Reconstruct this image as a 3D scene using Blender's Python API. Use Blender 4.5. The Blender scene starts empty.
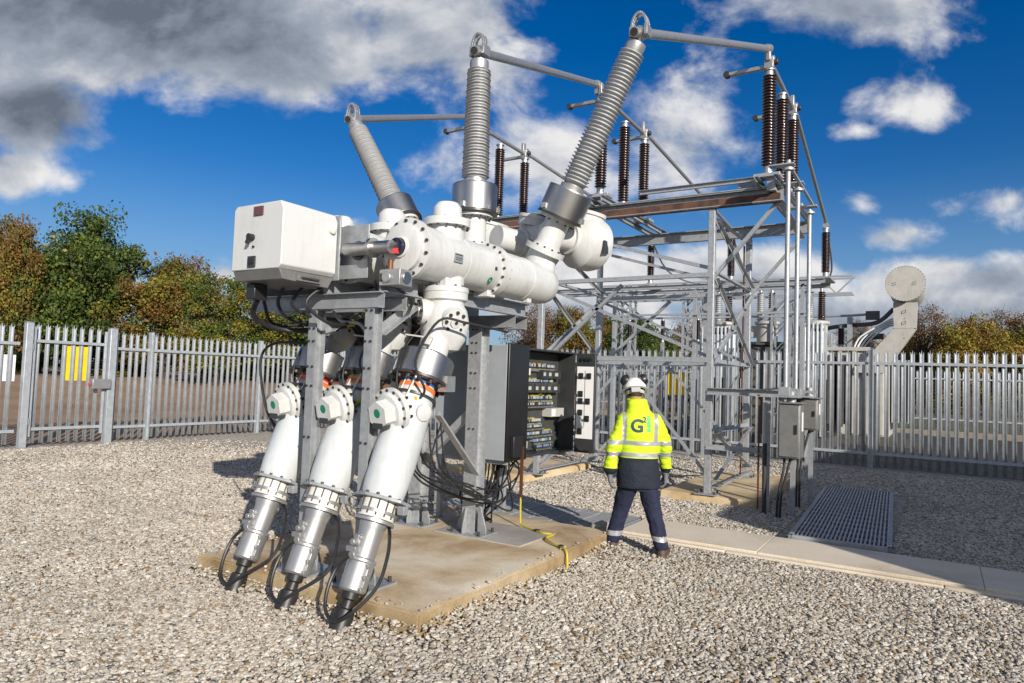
import bpy, bmesh, math, random
import numpy as np
from mathutils import Vector, Matrix, noise, Euler
from mathutils.bvhtree import BVHTree
R = math.radians
V = Vector
random.seed(7)
S = bpy.context.scene
COL = S.collection

# ------------------------------------------------------------------ camera
cam_d = bpy.data.cameras.new('camera'); cam = bpy.data.objects.new('camera', cam_d); COL.objects.link(cam)
cam_d.sensor_width = 36; cam_d.lens = 24; cam_d.clip_start = .05; cam_d.clip_end = 2000
cam.matrix_world = Matrix.Translation((0, 0, 1.72)) @ Matrix.Rotation(R(32), 4, 'Z') @ Matrix.Rotation(R(93), 4, 'X') @ Matrix.Rotation(R(2), 4, 'Z')
S.camera = cam
S.render.resolution_x = 1024; S.render.resolution_y = 683

# ------------------------------------------------------------------ materials
def nmat(name):
    m = bpy.data.materials.new(name); m.use_nodes = True
    nt = m.node_tree; return m, nt, nt.nodes['Principled BSDF']
def M(name, col, rough=.5, metal=0., col2=None, scale=8., bump=0., bscale=60., detail=6., spec=None, contrast=(.35, .65), coat=0, grime=0.):
    m, nt, b = nmat(name)
    b.inputs['Roughness'].default_value = rough; b.inputs['Metallic'].default_value = metal
    if spec is not None: b.inputs['Specular IOR Level'].default_value = spec
    if coat: b.inputs['Coat Weight'].default_value = coat
    b.inputs['Base Color'].default_value = (*col, 1)
    tc = nt.nodes.new('ShaderNodeTexCoord')
    if col2:
        n = nt.nodes.new('ShaderNodeTexNoise'); n.inputs['Scale'].default_value = scale; n.inputs['Detail'].default_value = detail; n.inputs['Roughness'].default_value = .65
        nt.links.new(tc.outputs['Object'], n.inputs['Vector'])
        r = nt.nodes.new('ShaderNodeMapRange'); r.inputs[1].default_value = contrast[0]; r.inputs[2].default_value = contrast[1]
        nt.links.new(n.outputs[0], r.inputs[0])
        x = nt.nodes.new('ShaderNodeMix'); x.data_type = 'RGBA'
        x.inputs[6].default_value = (*col, 1); x.inputs[7].default_value = (*col2, 1)
        nt.links.new(r.outputs[0], x.inputs[0]); nt.links.new(x.outputs[2], b.inputs['Base Color'])
        rr = nt.nodes.new('ShaderNodeMapRange'); rr.inputs[3].default_value = max(.05, rough - .08); rr.inputs[4].default_value = min(1, rough + .1)
        nt.links.new(n.outputs[0], rr.inputs[0]); nt.links.new(rr.outputs[0], b.inputs['Roughness'])
    if grime:
        mp = nt.nodes.new('ShaderNodeMapping'); mp.inputs['Scale'].default_value = (26, 26, 2.2); nt.links.new(tc.outputs['Object'], mp.inputs[0])
        g = nt.nodes.new('ShaderNodeTexNoise'); g.inputs['Scale'].default_value = 1; g.inputs['Detail'].default_value = 6; g.inputs['Roughness'].default_value = .7; nt.links.new(mp.outputs[0], g.inputs['Vector'])
        g2 = nt.nodes.new('ShaderNodeTexNoise'); g2.inputs['Scale'].default_value = 2.7; g2.inputs['Detail'].default_value = 9; g2.inputs['Roughness'].default_value = .72; nt.links.new(tc.outputs['Object'], g2.inputs['Vector'])
        ml = nt.nodes.new('ShaderNodeMath'); ml.operation = 'MULTIPLY'; nt.links.new(g.outputs[0], ml.inputs[0]); nt.links.new(g2.outputs[0], ml.inputs[1])
        gr = nt.nodes.new('ShaderNodeMapRange'); gr.inputs[1].default_value = .24; gr.inputs[2].default_value = .40; gr.inputs[4].default_value = grime; nt.links.new(ml.outputs[0], gr.inputs[0])
        gm = nt.nodes.new('ShaderNodeMix'); gm.data_type = 'RGBA'; nt.links.new(gr.outputs[0], gm.inputs[0])
        src = b.inputs['Base Color'].links[0].from_socket if b.inputs['Base Color'].is_linked else None
        if src: nt.links.new(src, gm.inputs[6])
        else: gm.inputs[6].default_value = (*col, 1)
        gm.inputs[7].default_value = (.22, .19, .15, 1); nt.links.new(gm.outputs[2], b.inputs['Base Color'])
    if bump:
        n2 = nt.nodes.new('ShaderNodeTexNoise'); n2.inputs['Scale'].default_value = bscale; n2.inputs['Detail'].default_value = 5
        nt.links.new(tc.outputs['Object'], n2.inputs['Vector'])
        bp = nt.nodes.new('ShaderNodeBump'); bp.inputs['Strength'].default_value = bump; bp.inputs['Distance'].default_value = .02
        nt.links.new(n2.outputs[0], bp.inputs['Height']); nt.links.new(bp.outputs[0], b.inputs['Normal'])
    return m

white = M('white paint', (.57, .58, .575), .32, 0, (.50, .51, .50), 5, .0, 30, grime=.24)
boxwhite = M('box paint', (.54, .55, .545), .38, 0, (.52, .53, .525), 2.5, .02, 60, grime=.15)
conegrey = M('pale grey paint', (.53, .56, .57), .36, 0, (.47, .50, .51), 4, .0, 30, grime=.22)
steel = M('stainless steel', (.46, .45, .44), .36, 1, (.36, .355, .35), 5, 0, 14)
alu = M('cast aluminium', (.46, .46, .46), .44, .75, (.38, .38, .38), 9, .02, 80)
galv = M('galvanised steel', (.48, .495, .51), .46, .5, (.30, .315, .33), 22, .05, 60, contrast=(.3, .7))
galvd = M('dull galvanised steel', (.38, .395, .41), .5, .4, (.25, .265, .28), 14, .05, 60, contrast=(.3, .7))
fencem = M('fence galvanised steel', (.47, .50, .53), .45, .4, (.33, .355, .38), 9, .03, 60, contrast=(.3, .7))
silicone = M('grey silicone', (.36, .365, .37), .42, 0, (.30, .305, .31), 10)
doorblack = M('glossy black door', (.008, .008, .009), .3, 0, (.013, .013, .014), 3)
brownp = M('brown glazed porcelain', (.030, .012, .009), .25, 0, (.022, .009, .007), 6, coat=.3)
black = M('black rubber', (.013, .013, .014), .45, 0, (.022, .022, .022), 20)
blackp = M('black plastic', (.016, .016, .018), .35)
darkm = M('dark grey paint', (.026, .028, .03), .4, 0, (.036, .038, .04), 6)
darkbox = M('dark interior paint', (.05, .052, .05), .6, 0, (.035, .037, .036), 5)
cabgrey = M('cabinet grey paint', (.30, .325, .35), .4, 0, (.26, .28, .30), 4)
boxgrey = M('stainless cabinet', (.22, .22, .215), .5, .4, (.17, .17, .165), 6)
orange = M('orange tape', (.80, .16, .03), .4)
red = M('red tape', (.6, .03, .03), .4)
yellowt = M('yellow tape', (.75, .45, .02), .4)
bluet = M('blue tape', (.02, .10, .35), .4)
green = M('green plastic', (.0, .19, .11), .35)
yellow = M('yellow sign paint', (.80, .56, .01), .45, 0, (.70, .48, .01), 5)
yellowc = M('yellow cable', (.46, .36, .02), .5)
signwhite = M('white sign', (.72, .72, .72), .4)
copper = M('weathered copper', (.20, .075, .04), .5, .5, (.12, .05, .03), 12)
rust = M('rusty steel web', (.13, .06, .036), .7, .1, (.055, .03, .022), 5, contrast=(.42, .6))
beige = M('beige transformer paint', (.44, .425, .395), .5, 0, (.37, .355, .325), 3, grime=.35)
radm = M('radiator galvanised', (.50, .53, .55), .45, .4, (.40, .43, .45), 5)
tankdark = M('dark tank paint', (.06, .058, .055), .5, 0, (.09, .085, .08), 4)
bolt = M('dark bolt', (.07, .065, .06), .4, .6)
whiteplastic = M('white insulating ring', (.66, .65, .60), .4, 0, (.58, .57, .52), 9)
blueplug = M('blue terminal plastic', (.14, .22, .34), .4)
greyplug = M('grey terminal plastic', (.38, .39, .36), .5)
maroon = M('maroon plaque', (.11, .045, .05), .4)
glass = M('dark lens', (.01, .012, .03), .1)

def concrete(name, c1, c2, c3, sc=1.6):
    m, nt, b = nmat(name); L = nt.links.new; N = nt.nodes.new
    tc = N('ShaderNodeTexCoord')
    n = N('ShaderNodeTexNoise'); n.inputs['Scale'].default_value = sc; n.inputs['Detail'].default_value = 8; n.inputs['Roughness'].default_value = .6; n.inputs['Distortion'].default_value = .35
    L(tc.outputs['Object'], n.inputs['Vector'])
    cr = N('ShaderNodeValToRGB'); e = cr.color_ramp.elements
    e[0].position = .36; e[0].color = (*c1, 1); e[1].position = .64; e[1].color = (*c3, 1); k = e.new(.5); k.color = (*c2, 1)
    L(n.outputs[0], cr.inputs[0])
    f = N('ShaderNodeTexNoise'); f.inputs['Scale'].default_value = 90; f.inputs['Detail'].default_value = 4; L(tc.outputs['Object'], f.inputs['Vector'])
    mr = N('ShaderNodeMapRange'); mr.inputs[1].default_value = .3; mr.inputs[2].default_value = .7; mr.inputs[3].default_value = .82; mr.inputs[4].default_value = 1.12
    L(f.outputs[0], mr.inputs[0])
    mx = N('ShaderNodeMix'); mx.data_type = 'RGBA'; mx.blend_type = 'MULTIPLY'; mx.inputs[0].default_value = 1
    L(cr.outputs[0], mx.inputs[6]); L(mr.outputs[0], mx.inputs[7]); L(mx.outputs[2], b.inputs['Base Color'])
    b.inputs['Roughness'].default_value = .85
    bp = N('ShaderNodeBump'); bp.inputs['Strength'].default_value = .25; bp.inputs['Distance'].default_value = .01
    L(f.outputs[0], bp.inputs['Height']); L(bp.outputs[0], b.inputs['Normal'])
    return m
conc_tan = concrete('tan stained concrete', (.33, .215, .11), (.54, .425, .28), (.67, .595, .47), 1.25)
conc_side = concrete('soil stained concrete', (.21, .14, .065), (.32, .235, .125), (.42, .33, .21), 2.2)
conc_pad = concrete('ochre concrete', (.42, .30, .15), (.54, .41, .24), (.60, .49, .33))
conc_path = concrete('pale concrete', (.50, .425, .33), (.63, .55, .435), (.68, .605, .49), .8)
conc_grey = concrete('grey concrete', (.27, .25, .23), (.34, .32, .29), (.40, .38, .35), 1.4)

# ------------------------------------------------------------------ mesh builder
def frame(d, up=None):
    d = V(d).normalized()
    u = V(up) if up is not None else (V((0, 0, 1)) if abs(d.z) < .95 else V((0, 1, 0)))
    s = d.cross(u).normalized(); u = s.cross(d).normalized()
    return s, u, d
class MB:
    def __init__(s, mat=None): s.v = []; s.f = []; s.fm = []; s.mats = []; s.cur = 0; s.use(mat)
    def use(s, mat):
        if mat is None: return s
        if mat not in s.mats: s.mats.append(mat)
        s.cur = s.mats.index(mat); return s
    def add(s, vs, fs):
        o = len(s.v); s.v += [V(p) for p in vs]
        for f in fs: s.f.append([i + o for i in f]); s.fm.append(s.cur)
    def box(s, c, size, rot=None):
        c = V(c); h = V(size) / 2; vs = []
        for z in (-1, 1):
            for y in (-1, 1):
                for x in (-1, 1):
                    p = V((x * h.x, y * h.y, z * h.z))
                    if rot is not None: p = rot @ p
                    vs.append(c + p)
        s.add(vs, [(0, 2, 3, 1), (4, 5, 7, 6), (0, 1, 5, 4), (2, 6, 7, 3), (0, 4, 6, 2), (1, 3, 7, 5)]); return s
    def bb(s, x0, x1, y0, y1, z0, z1): return s.box(((x0+x1)/2, (y0+y1)/2, (z0+z1)/2), (x1-x0, y1-y0, z1-z0))
    def lathe(s, p0, d, prof, n=24, up=None):
        a, b, d = frame(d, up); p0 = V(p0); rings = []; vs = []
        for t, r in prof:
            if r < 1e-6: rings.append([len(vs)]); vs.append(p0 + d * t)
            else:
                rings.append(list(range(len(vs), len(vs) + n)))
                for i in range(n):
                    an = 2 * math.pi * i / n
                    vs.append(p0 + d * t + (a * math.cos(an) + b * math.sin(an)) * r)
        fs = []
        for A, B in zip(rings, rings[1:]):
            if len(A) == 1 and len(B) == 1: continue
            for i in range(n):
                j = (i + 1) % n
                if len(A) == 1: fs.append((A[0], B[j], B[i]))
                elif len(B) == 1: fs.append((A[i], A[j], B[0]))
                else: fs.append((A[i], A[j], B[j], B[i]))
        s.add(vs, fs); return s
    def cyl(s, p0, p1, r, n=16, r1=None):
        d = V(p1) - V(p0); L = d.length; r1 = r if r1 is None else r1
        return s.lathe(p0, d, [(0, 0), (0, r), (L, r1), (L, 0)], n)
    def tube(s, pts, r, n=8, smooth=0):
        pts = [V(p) for p in pts]
        if smooth: pts = catmull(pts, smooth)
        rad = r if isinstance(r, (list, tuple)) else [r] * len(pts)
        if len(rad) != len(pts): rad = [rad[0] + (rad[-1] - rad[0]) * i / (len(pts) - 1) for i in range(len(pts))]
        vs = []; up = None
        for i, p in enumerate(pts):
            d = (pts[min(i + 1, len(pts) - 1)] - pts[max(i - 1, 0)])
            if up is None: a, b, d = frame(d)
            else:
                d.normalize(); a = d.cross(up)
                if a.length < 1e-4: a, b, d = frame(d)
                a.normalize(); b = a.cross(d).normalized()
            up = b
            for k in range(n):
                an = 2 * math.pi * k / n; vs.append(p + (a * math.cos(an) + b * math.sin(an)) * rad[i])
        fs = []
        for i in range(len(pts) - 1):
            for k in range(n):
                j = (k + 1) % n; fs.append((i*n+k, i*n+j, (i+1)*n+j, (i+1)*n+k))
        fs.append(tuple(range(n))[::-1]); o = (len(pts) - 1) * n; fs.append(tuple(o + k for k in range(n)))
        s.add(vs, fs); return s
    def ext(s, p0, p1, poly, up=None):
        p0 = V(p0); p1 = V(p1); a, b, d = frame(p1 - p0, up); n = len(poly)
        vs = [p0 + a * x + b * y for x, y in poly] + [p1 + a * x + b * y for x, y in poly]
        fs = [(i, (i + 1) % n, n + (i + 1) % n, n + i) for i in range(n)]
        fs += [tuple(range(n))[::-1], tuple(range(n, 2 * n))]
        s.add(vs, fs); return s
    def prism(s, poly, p0, ax, ay, depth):      # poly in the (ax, ay) plane pushed along ax x ay
        ax = V(ax).normalized(); ay = V(ay).normalized(); az = ax.cross(ay); p0 = V(p0); n = len(poly)
        vs = [p0 + ax * x + ay * y for x, y in poly]; vs += [v + az * depth for v in vs]
        fs = [(i, (i + 1) % n, n + (i + 1) % n, n + i) for i in range(n)] + [tuple(range(n))[::-1], tuple(range(n, 2 * n))]
        s.add(vs, fs); return s
    def bolts(s, c, d, rad, n, r=.012, h=.02, ph=0):
        a, b, d = frame(d); c = V(c)
        for i in range(n):
            an = 2 * math.pi * (i + ph) / n; p = c + (a * math.cos(an) + b * math.sin(an)) * rad
            s.lathe(p - d * .004, d, [(0, r), (h, r), (h, 0)], 6)
        return s
    def sphere(s, c, r, n=20, m=12, sc=(1, 1, 1), rot=None):
        c = V(c); vs = []; fs = []
        for i in range(m + 1):
            th = math.pi * i / m
            for k in range(n):
                ph = 2 * math.pi * k / n
                p = V((math.sin(th) * math.cos(ph) * sc[0], math.sin(th) * math.sin(ph) * sc[1], math.cos(th) * sc[2])) * r
                if rot is not None: p = rot @ p
                vs.append(c + p)
        for i in range(m):
            for k in range(n):
                j = (k + 1) % n; fs.append((i*n+k, (i+1)*n+k, (i+1)*n+j, i*n+j))
        s.add(vs, fs); return s
def catmull(p, k):
    out = []
    for i in range(len(p) - 1):
        a = p[max(i-1, 0)]; b = p[i]; c = p[i+1]; d = p[min(i+2, len(p)-1)]
        for j in range(k):
            t = j / k
            out.append(.5 * ((2*b) + (c-a)*t + (2*a-5*b+4*c-d)*t*t + (3*b-a-3*c+d)*t**3))
    out.append(p[-1]); return out
def Isec(w, h, t): return [(-w/2,-h/2),(w/2,-h/2),(w/2,-h/2+t),(t/2,-h/2+t),(t/2,h/2-t),(w/2,h/2-t),(w/2,h/2),(-w/2,h/2),(-w/2,h/2-t),(-t/2,h/2-t),(-t/2,-h/2+t),(-w/2,-h/2+t)]
def Lsec(w, t): return [(0,0),(w,0),(w,t),(t,t),(t,w),(0,w)]
def Csec(w, h, t): return [(0,-h/2),(w,-h/2),(w,-h/2+t),(t,-h/2+t),(t,h/2-t),(w,h/2-t),(w,h/2),(0,h/2)]
def Rsec(w, h): return [(-w/2,-h/2),(w/2,-h/2),(w/2,h/2),(-w/2,h/2)]

def rootmat(o):
    m = Matrix.Identity(4)
    while o is not None: m = o.matrix_basis @ m; o = o.parent
    return m
def link(name, me, parent=None):
    o = bpy.data.objects.new(name, me); COL.objects.link(o); o.parent = parent; return o
def obj(name, mb, parent=None, label=None, world=True, bevel=0, angle=35, org=None, local=None):
    """link one mesh object; vertices are given in world space and moved into the parent's frame"""
    me = bpy.data.meshes.new(name)
    inv = None
    if parent is not None and world: inv = rootmat(parent).inverted()
    if org is not None: inv = Matrix.Translation(-V(org))
    vs = [inv @ p for p in mb.v] if inv is not None else mb.v
    me.from_pydata([tuple(p) for p in vs], [], mb.f)
    for m in mb.mats: me.materials.append(m)
    me.polygons.foreach_set('material_index', mb.fm)
    bm = bmesh.new(); bm.from_mesh(me); bmesh.ops.recalc_face_normals(bm, faces=bm.faces); bm.to_mesh(me); bm.free()
    me.polygons.foreach_set('use_smooth', [True] * len(me.polygons)); me.set_sharp_from_angle(angle=R(angle))
    o = link(name, me, parent)
    if org is not None: o.location = org
    if bevel:
        b = o.modifiers.new('bevel', 'BEVEL'); b.width = bevel; b.segments = 2; b.limit_method = 'ANGLE'; b.angle_limit = R(40); b.harden_normals = False
    if label: o['label'] = label
    return o
def tag(o, label, cat, group=None, kind=None):
    if label: o['label'] = label
    if cat: o['category'] = cat
    if group: o['group'] = group
    if kind: o['kind'] = kind
    return o
def thing(name, label, cat, loc, group=None, rz=0):
    o = bpy.data.objects.new(name, None); COL.objects.link(o); o.location = loc; o.rotation_euler = (0, 0, rz); o.empty_display_size = .2
    return tag(o, label, cat, group)
def dup(o, parent=None, loc=None, label=None, rz=None, scale=None):
    c = o.copy(); COL.objects.link(c)
    if parent is not None: c.parent = parent
    if loc is not None: c.location = loc
    if rz is not None: c.rotation_euler = (0, 0, rz)
    if scale is not None: c.scale = scale
    if label: c['label'] = label
    for ch in list(o.children): dup(ch, c)
    return c
def struct(name, mb, **k): o = obj(name, mb, **k); o['kind'] = 'structure'; return o

# ------------------------------------------------------------------ light and sky
D = V((-.825, .565)).normalized(); EL = 20
sun_d = bpy.data.lights.new('sun', 'SUN'); sun_d.energy = 5.0; sun_d.angle = R(.5); sun_d.color = (1, .925, .82)
sun = bpy.data.objects.new('sun', sun_d); COL.objects.link(sun)
ld = V((D.x * math.cos(R(EL)), D.y * math.cos(R(EL)), -math.sin(R(EL))))
sun.rotation_euler = ld.to_track_quat('-Z', 'Y').to_euler(); sun.location = (20, -14, 12)

def build_world():
    w = bpy.data.worlds.new('World'); S.world = w; w.use_nodes = True
    nt = w.node_tree; nt.nodes.clear(); N = nt.nodes.new; L = nt.links.new
    out = N('ShaderNodeOutputWorld'); bg = N('ShaderNodeBackground'); L(bg.outputs[0], out.inputs[0])
    sky = N('ShaderNodeTexSky'); sky.sky_type = 'NISHITA'; sky.sun_disc = False
    sky.sun_elevation = R(EL); sky.sun_rotation = math.atan2(-D.x, -D.y); sky.air_density = 1.0; sky.dust_density = .05; sky.ozone_density = 3.5; sky.altitude = 100
    hs = N('ShaderNodeHueSaturation'); hs.inputs['Saturation'].default_value = 1.38; hs.inputs['Hue'].default_value = .512; hs.inputs['Value'].default_value = SKYV; L(sky.outputs[0], hs.inputs['Color'])
    def val(x):
        return x
    def mth(op, a, b=None, c=None, clamp=False):
        n = N('ShaderNodeMath'); n.operation = op; n.use_clamp = clamp
        for i, x in enumerate((a, b, c)):
            if x is None: continue
            if hasattr(x, 'node'): L(x, n.inputs[i])
            else: n.inputs[i].default_value = x
        return n.outputs[0]
    def vm(op, a, b):
        n = N('ShaderNodeVectorMath'); n.operation = op
        for i, x in enumerate((a, b)):
            if hasattr(x, 'node'): L(x, n.inputs[i])
            else: n.inputs[i].default_value = x
        return n
    tc = N('ShaderNodeTexCoord'); dirv = tc.outputs['Generated']
    a = R(32)
    rt = (math.cos(a), math.sin(a), 0); fw = (-math.sin(a), math.cos(a), 0)
    dr = vm('DOT_PRODUCT', dirv, rt).outputs['Value']; df = vm('DOT_PRODUCT', dirv, fw).outputs['Value']
    sep = N('ShaderNodeSeparateXYZ'); L(dirv, sep.inputs[0])
    den = mth('MAXIMUM', df, .08)
    u = mth('DIVIDE', dr, den); v = mth('DIVIDE', sep.outputs[2], den)
    cb = N('ShaderNodeCombineXYZ'); L(u, cb.inputs[0]); L(v, cb.inputs[1]); p = cb.outputs[0]
    def fbm(vec, sc, det, rough=.55, dist=0., stretch=1.35, seed=0):
        mp = N('ShaderNodeMapping'); mp.inputs['Scale'].default_value = (1, stretch, 1); mp.inputs['Location'].default_value = (seed, seed * .7, seed * 1.3); L(vec, mp.inputs[0])
        n = N('ShaderNodeTexNoise'); n.inputs['Scale'].default_value = sc; n.inputs['Detail'].default_value = det; n.inputs['Roughness'].default_value = rough; n.inputs['Distortion'].default_value = dist
        L(mp.outputs[0], n.inputs['Vector']); return n.outputs[0]
    # clouds: (azimuth tangent, height tangent, radii, weight, greyness) on a chart fixed to the ground directions
    blobs = CLOUDS
    dens = None; grey = None
    for (cx, cy, rx, ry, wt, g) in blobs:
        o = vm('SUBTRACT', p, (cx, cy, 0)).outputs[0]
        o = vm('MULTIPLY', o, (1 / rx, 1 / ry, 1)).outputs[0]
        l = vm('LENGTH', o, (0, 0, 0)); l = l.outputs['Value']
        d = mth('MULTIPLY', mth('SUBTRACT', 1.0, l), wt)
        d = mth('MAXIMUM', d, -1.0)
        if dens is None: dens = d
        else: dens = mth('SMOOTH_MAX', dens, d, .18)
        if g > 0:
            gg = mth('MULTIPLY', mth('MULTIPLY', mth('SUBTRACT', 1.25, l), 1.0, clamp=True), g, clamp=True)
            grey = gg if grey is None else mth('MAXIMUM', grey, gg)
    n1 = fbm(p, 5.8, 11, .585, .2)
    nb = fbm(p, 2.2, 3, .5, 0., 1.4, 3.1)
    e = mth('ADD', dens, mth('MULTIPLY', mth('SUBTRACT', n1, .5), 2.5))
    e = mth('ADD', e, mth('MULTIPLY', mth('SUBTRACT', nb, .5), 1.5))
    al = N('ShaderNodeMapRange'); al.interpolation_type = 'SMOOTHSTEP'; al.inputs[1].default_value = 0; al.inputs[2].default_value = .72; L(e, al.inputs[0])
    # relief: density a little towards the sun compared with here
    off = vm('ADD', p, (.02, .035, 0)).outputs[0]
    n2 = fbm(off, 5.8, 11, .585, .2)
    rel = mth('MULTIPLY', mth('SUBTRACT', n2, n1), -1.5)
    thick = N('ShaderNodeMapRange'); thick.inputs[1].default_value = .5; thick.inputs[2].default_value = 1.7; thick.inputs[3].default_value = 0; thick.inputs[4].default_value = .22; L(e, thick.inputs[0])
    sh = mth('SUBTRACT', mth('ADD', mth('ADD', grey, mth('MULTIPLY', thick.outputs[0], .6)), mth('MULTIPLY', mth('SUBTRACT', nb, .5), 1.1)), rel, clamp=True)
    cr = N('ShaderNodeValToRGB'); el = cr.color_ramp.elements
    el[0].position = 0; el[0].color = (7.6, 7.5, 7.5, 1); el[1].position = 1; el[1].color = (1.25, 1.5, 1.95, 1)
    k = el.new(.5); k.color = (3.3, 3.7, 4.4, 1)
    L(sh, cr.inputs[0])
    cs = vm('SCALE', cr.outputs[0], (0, 0, 0)); cs.inputs['Scale'].default_value = CLOUDV
    front = N('ShaderNodeMapRange'); front.inputs[1].default_value = .1; front.inputs[2].default_value = .3; L(df, front.inputs[0])
    # elsewhere in the sky: loose clouds from noise on the direction itself
    nw = N('ShaderNodeTexNoise'); nw.inputs['Scale'].default_value = 2.6; nw.inputs['Detail'].default_value = 8
    mpz = N('ShaderNodeMapping'); mpz.inputs['Scale'].default_value = (1, 1, 2.4); L(dirv, mpz.inputs[0]); L(mpz.outputs[0], nw.inputs['Vector'])
    aw = N('ShaderNodeMapRange'); aw.interpolation_type = 'SMOOTHSTEP'; aw.inputs[1].default_value = .42; aw.inputs[2].default_value = .62; aw.inputs[4].default_value = .85; L(nw.outputs[0], aw.inputs[0])
    amx = N('ShaderNodeMix'); L(front.outputs[0], amx.inputs[0]); L(aw.outputs[0], amx.inputs[2]); L(al.outputs[0], amx.inputs[3])
    up = N('ShaderNodeMapRange'); up.inputs[1].default_value = -.01; up.inputs[2].default_value = .02; L(sep.outputs[2], up.inputs[0])
    alf = mth('MULTIPLY', amx.outputs[0], up.outputs[0])
    mx = N('ShaderNodeMix'); mx.data_type = 'RGBA'
    lowf = N('ShaderNodeMapRange'); lowf.interpolation_type = 'SMOOTHSTEP'; lowf.inputs[1].default_value = .30; lowf.inputs[2].default_value = 0; lowf.inputs[4].default_value = .8; L(sep.outputs[2], lowf.inputs[0])
    lm = N('ShaderNodeMix'); lm.data_type = 'RGBA'; L(lowf.outputs[0], lm.inputs[0]); L(hs.outputs[0], lm.inputs[6]); lm.inputs[7].default_value = (2.2, 3.6, 5.6, 1)
    L(alf, mx.inputs[0]); L(lm.outputs[2], mx.inputs[6]); L(cs.outputs[0], mx.inputs[7])
    L(mx.outputs[2], bg.inputs[0]); bg.inputs[1].default_value = .082
SKYV = .88; CLOUDV = 1.06
def cl(px, py, rx, ry, wt=1., g=0.):          # direction chart of a cloud seen from the yard (tangents of azimuth and height)
    f = 682.67; c2, s2 = math.cos(R(2)), math.sin(R(2))
    x, y = (px - 512) / f, -(py - 341.5) / f
    x, y = x * c2 - y * s2, x * s2 + y * c2
    cp, sp = math.cos(R(3)), math.sin(R(3))
    den = cp - y * sp; up = sp + y * cp
    return (x / den, up / den, rx / f, ry / f, wt, g)
CLOUDS = [cl(100, 20, 390, 95, 1.9, .72), cl(270, 60, 170, 62, 1.2, .6), cl(420, 20, 110, 70, 1.1, .2), cl(480, 70, 70, 50, .5, .05),
          cl(40, 112, 85, 60, 1.3, .95), cl(12, 172, 50, 30, .9, .15), cl(70, 182, 40, 20, .6, .1),
          cl(555, 165, 130, 58, 1.0, .1), cl(665, 150, 85, 70, .55, .25), cl(455, 170, 50, 40, .45, .12), cl(700, 95, 60, 50, .3, .2),
          cl(850, 6, 150, 36, .5, .45), cl(900, 105, 78, 36, .9, .15), cl(860, 130, 40, 16, .7, .1), cl(1012, 200, 80, 34, 1.0, .35), cl(892, 236, 52, 20, .8, .25), cl(862, 207, 22, 14, .4, .1),
          cl(960, 290, 160, 40, 1.5, .25), cl(640, 278, 170, 50, 1.4, .05), cl(770, 288, 140, 46, 1.3, .2), cl(560, 316, 190, 36, 1.2, .4), cl(800, 322, 240, 34, 1.3, .5), cl(980, 318, 160, 30, 1.2, .45),
          cl(225, 274, 58, 32, 1.2, .2), cl(352, 222, 34, 16, .8, .15), cl(120, 300, 160, 26, .8, .5), cl(30, 290, 60, 50, .6, .5)]
build_world()
S.view_settings.view_transform = 'Standard'; S.view_settings.look = 'None'; S.view_settings.exposure = .35; S.view_settings.gamma = 1
S.render.engine = 'CYCLES'
# ------------------------------------------------------------------ ground
def gravel_mat():
    m, nt, b = nmat('gravel bed'); L = nt.links.new; N = nt.nodes.new
    tc = N('ShaderNodeTexCoord')
    vo = N('ShaderNodeTexVoronoi'); vo.inputs['Scale'].default_value = 26; L(tc.outputs['Object'], vo.inputs['Vector'])
    cr = N('ShaderNodeValToRGB'); e = cr.color_ramp.elements
    sp = N('ShaderNodeSeparateColor'); L(vo.outputs['Color'], sp.inputs[0]); L(sp.outputs[0], cr.inputs[0])
    e[0].color = (0.219, 0.178, 0.130, 1); e[1].position = 1; e[1].color = (0.452, 0.422, 0.373, 1)
    for ps, c in ((.2, (0.306, 0.266, 0.213)), (.5, (0.357, 0.326, 0.274)), (.8, (0.401, 0.370, 0.328))): k = e.new(ps); k.color = (*c, 1)
    n = N('ShaderNodeTexNoise'); n.inputs['Scale'].default_value = .6; n.inputs['Detail'].default_value = 5; L(tc.outputs['Object'], n.inputs['Vector'])
    mr = N('ShaderNodeMapRange'); mr.inputs[1].default_value = .3; mr.inputs[2].default_value = .7; mr.inputs[3].default_value = .85; mr.inputs[4].default_value = 1.12; L(n.outputs[0], mr.inputs[0])
    mx = N('ShaderNodeMix'); mx.data_type = 'RGBA'; mx.blend_type = 'MULTIPLY'; mx.inputs[0].default_value = 1
    L(cr.outputs[0], mx.inputs[6]); L(mr.outputs[0], mx.inputs[7]); L(mx.outputs[2], b.inputs['Base Color'])
    bp = N('ShaderNodeBump'); bp.inputs['Strength'].default_value = 1; bp.inputs['Distance'].default_value = .03; bp.invert = True
    L(vo.outputs['Distance'], bp.inputs['Height']); L(bp.outputs[0], b.inputs['Normal'])
    b.inputs['Roughness'].default_value = .9
    return m
grass = M('rough grass', (.07, .075, .025), .9, 0, (.12, .10, .05), .5, .6, 9)
soil = M('bare soil', (.31, .205, .13), .95, 0, (.20, .13, .082), .35, .3, 4, detail=9)
asphalt = M('asphalt', (.034, .034, .036), .9, 0, (.026, .026, .028), 1.5, .2, 90)
bed = gravel_mat()
mb = MB(grass); mb.add([(-700, -700, -.06), (700, -700, -.06), (700, 700, -.06), (-700, 700, -.06)], [(0, 1, 2, 3)]); struct('ground', mb)
mb = MB(bed); mb.add([(-15.7, -30, 0), (30, -30, 0), (30, 17.3, 0), (-15.7, 17.3, 0)], [(0, 1, 2, 3)]); struct('gravel_yard', mb)
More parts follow.
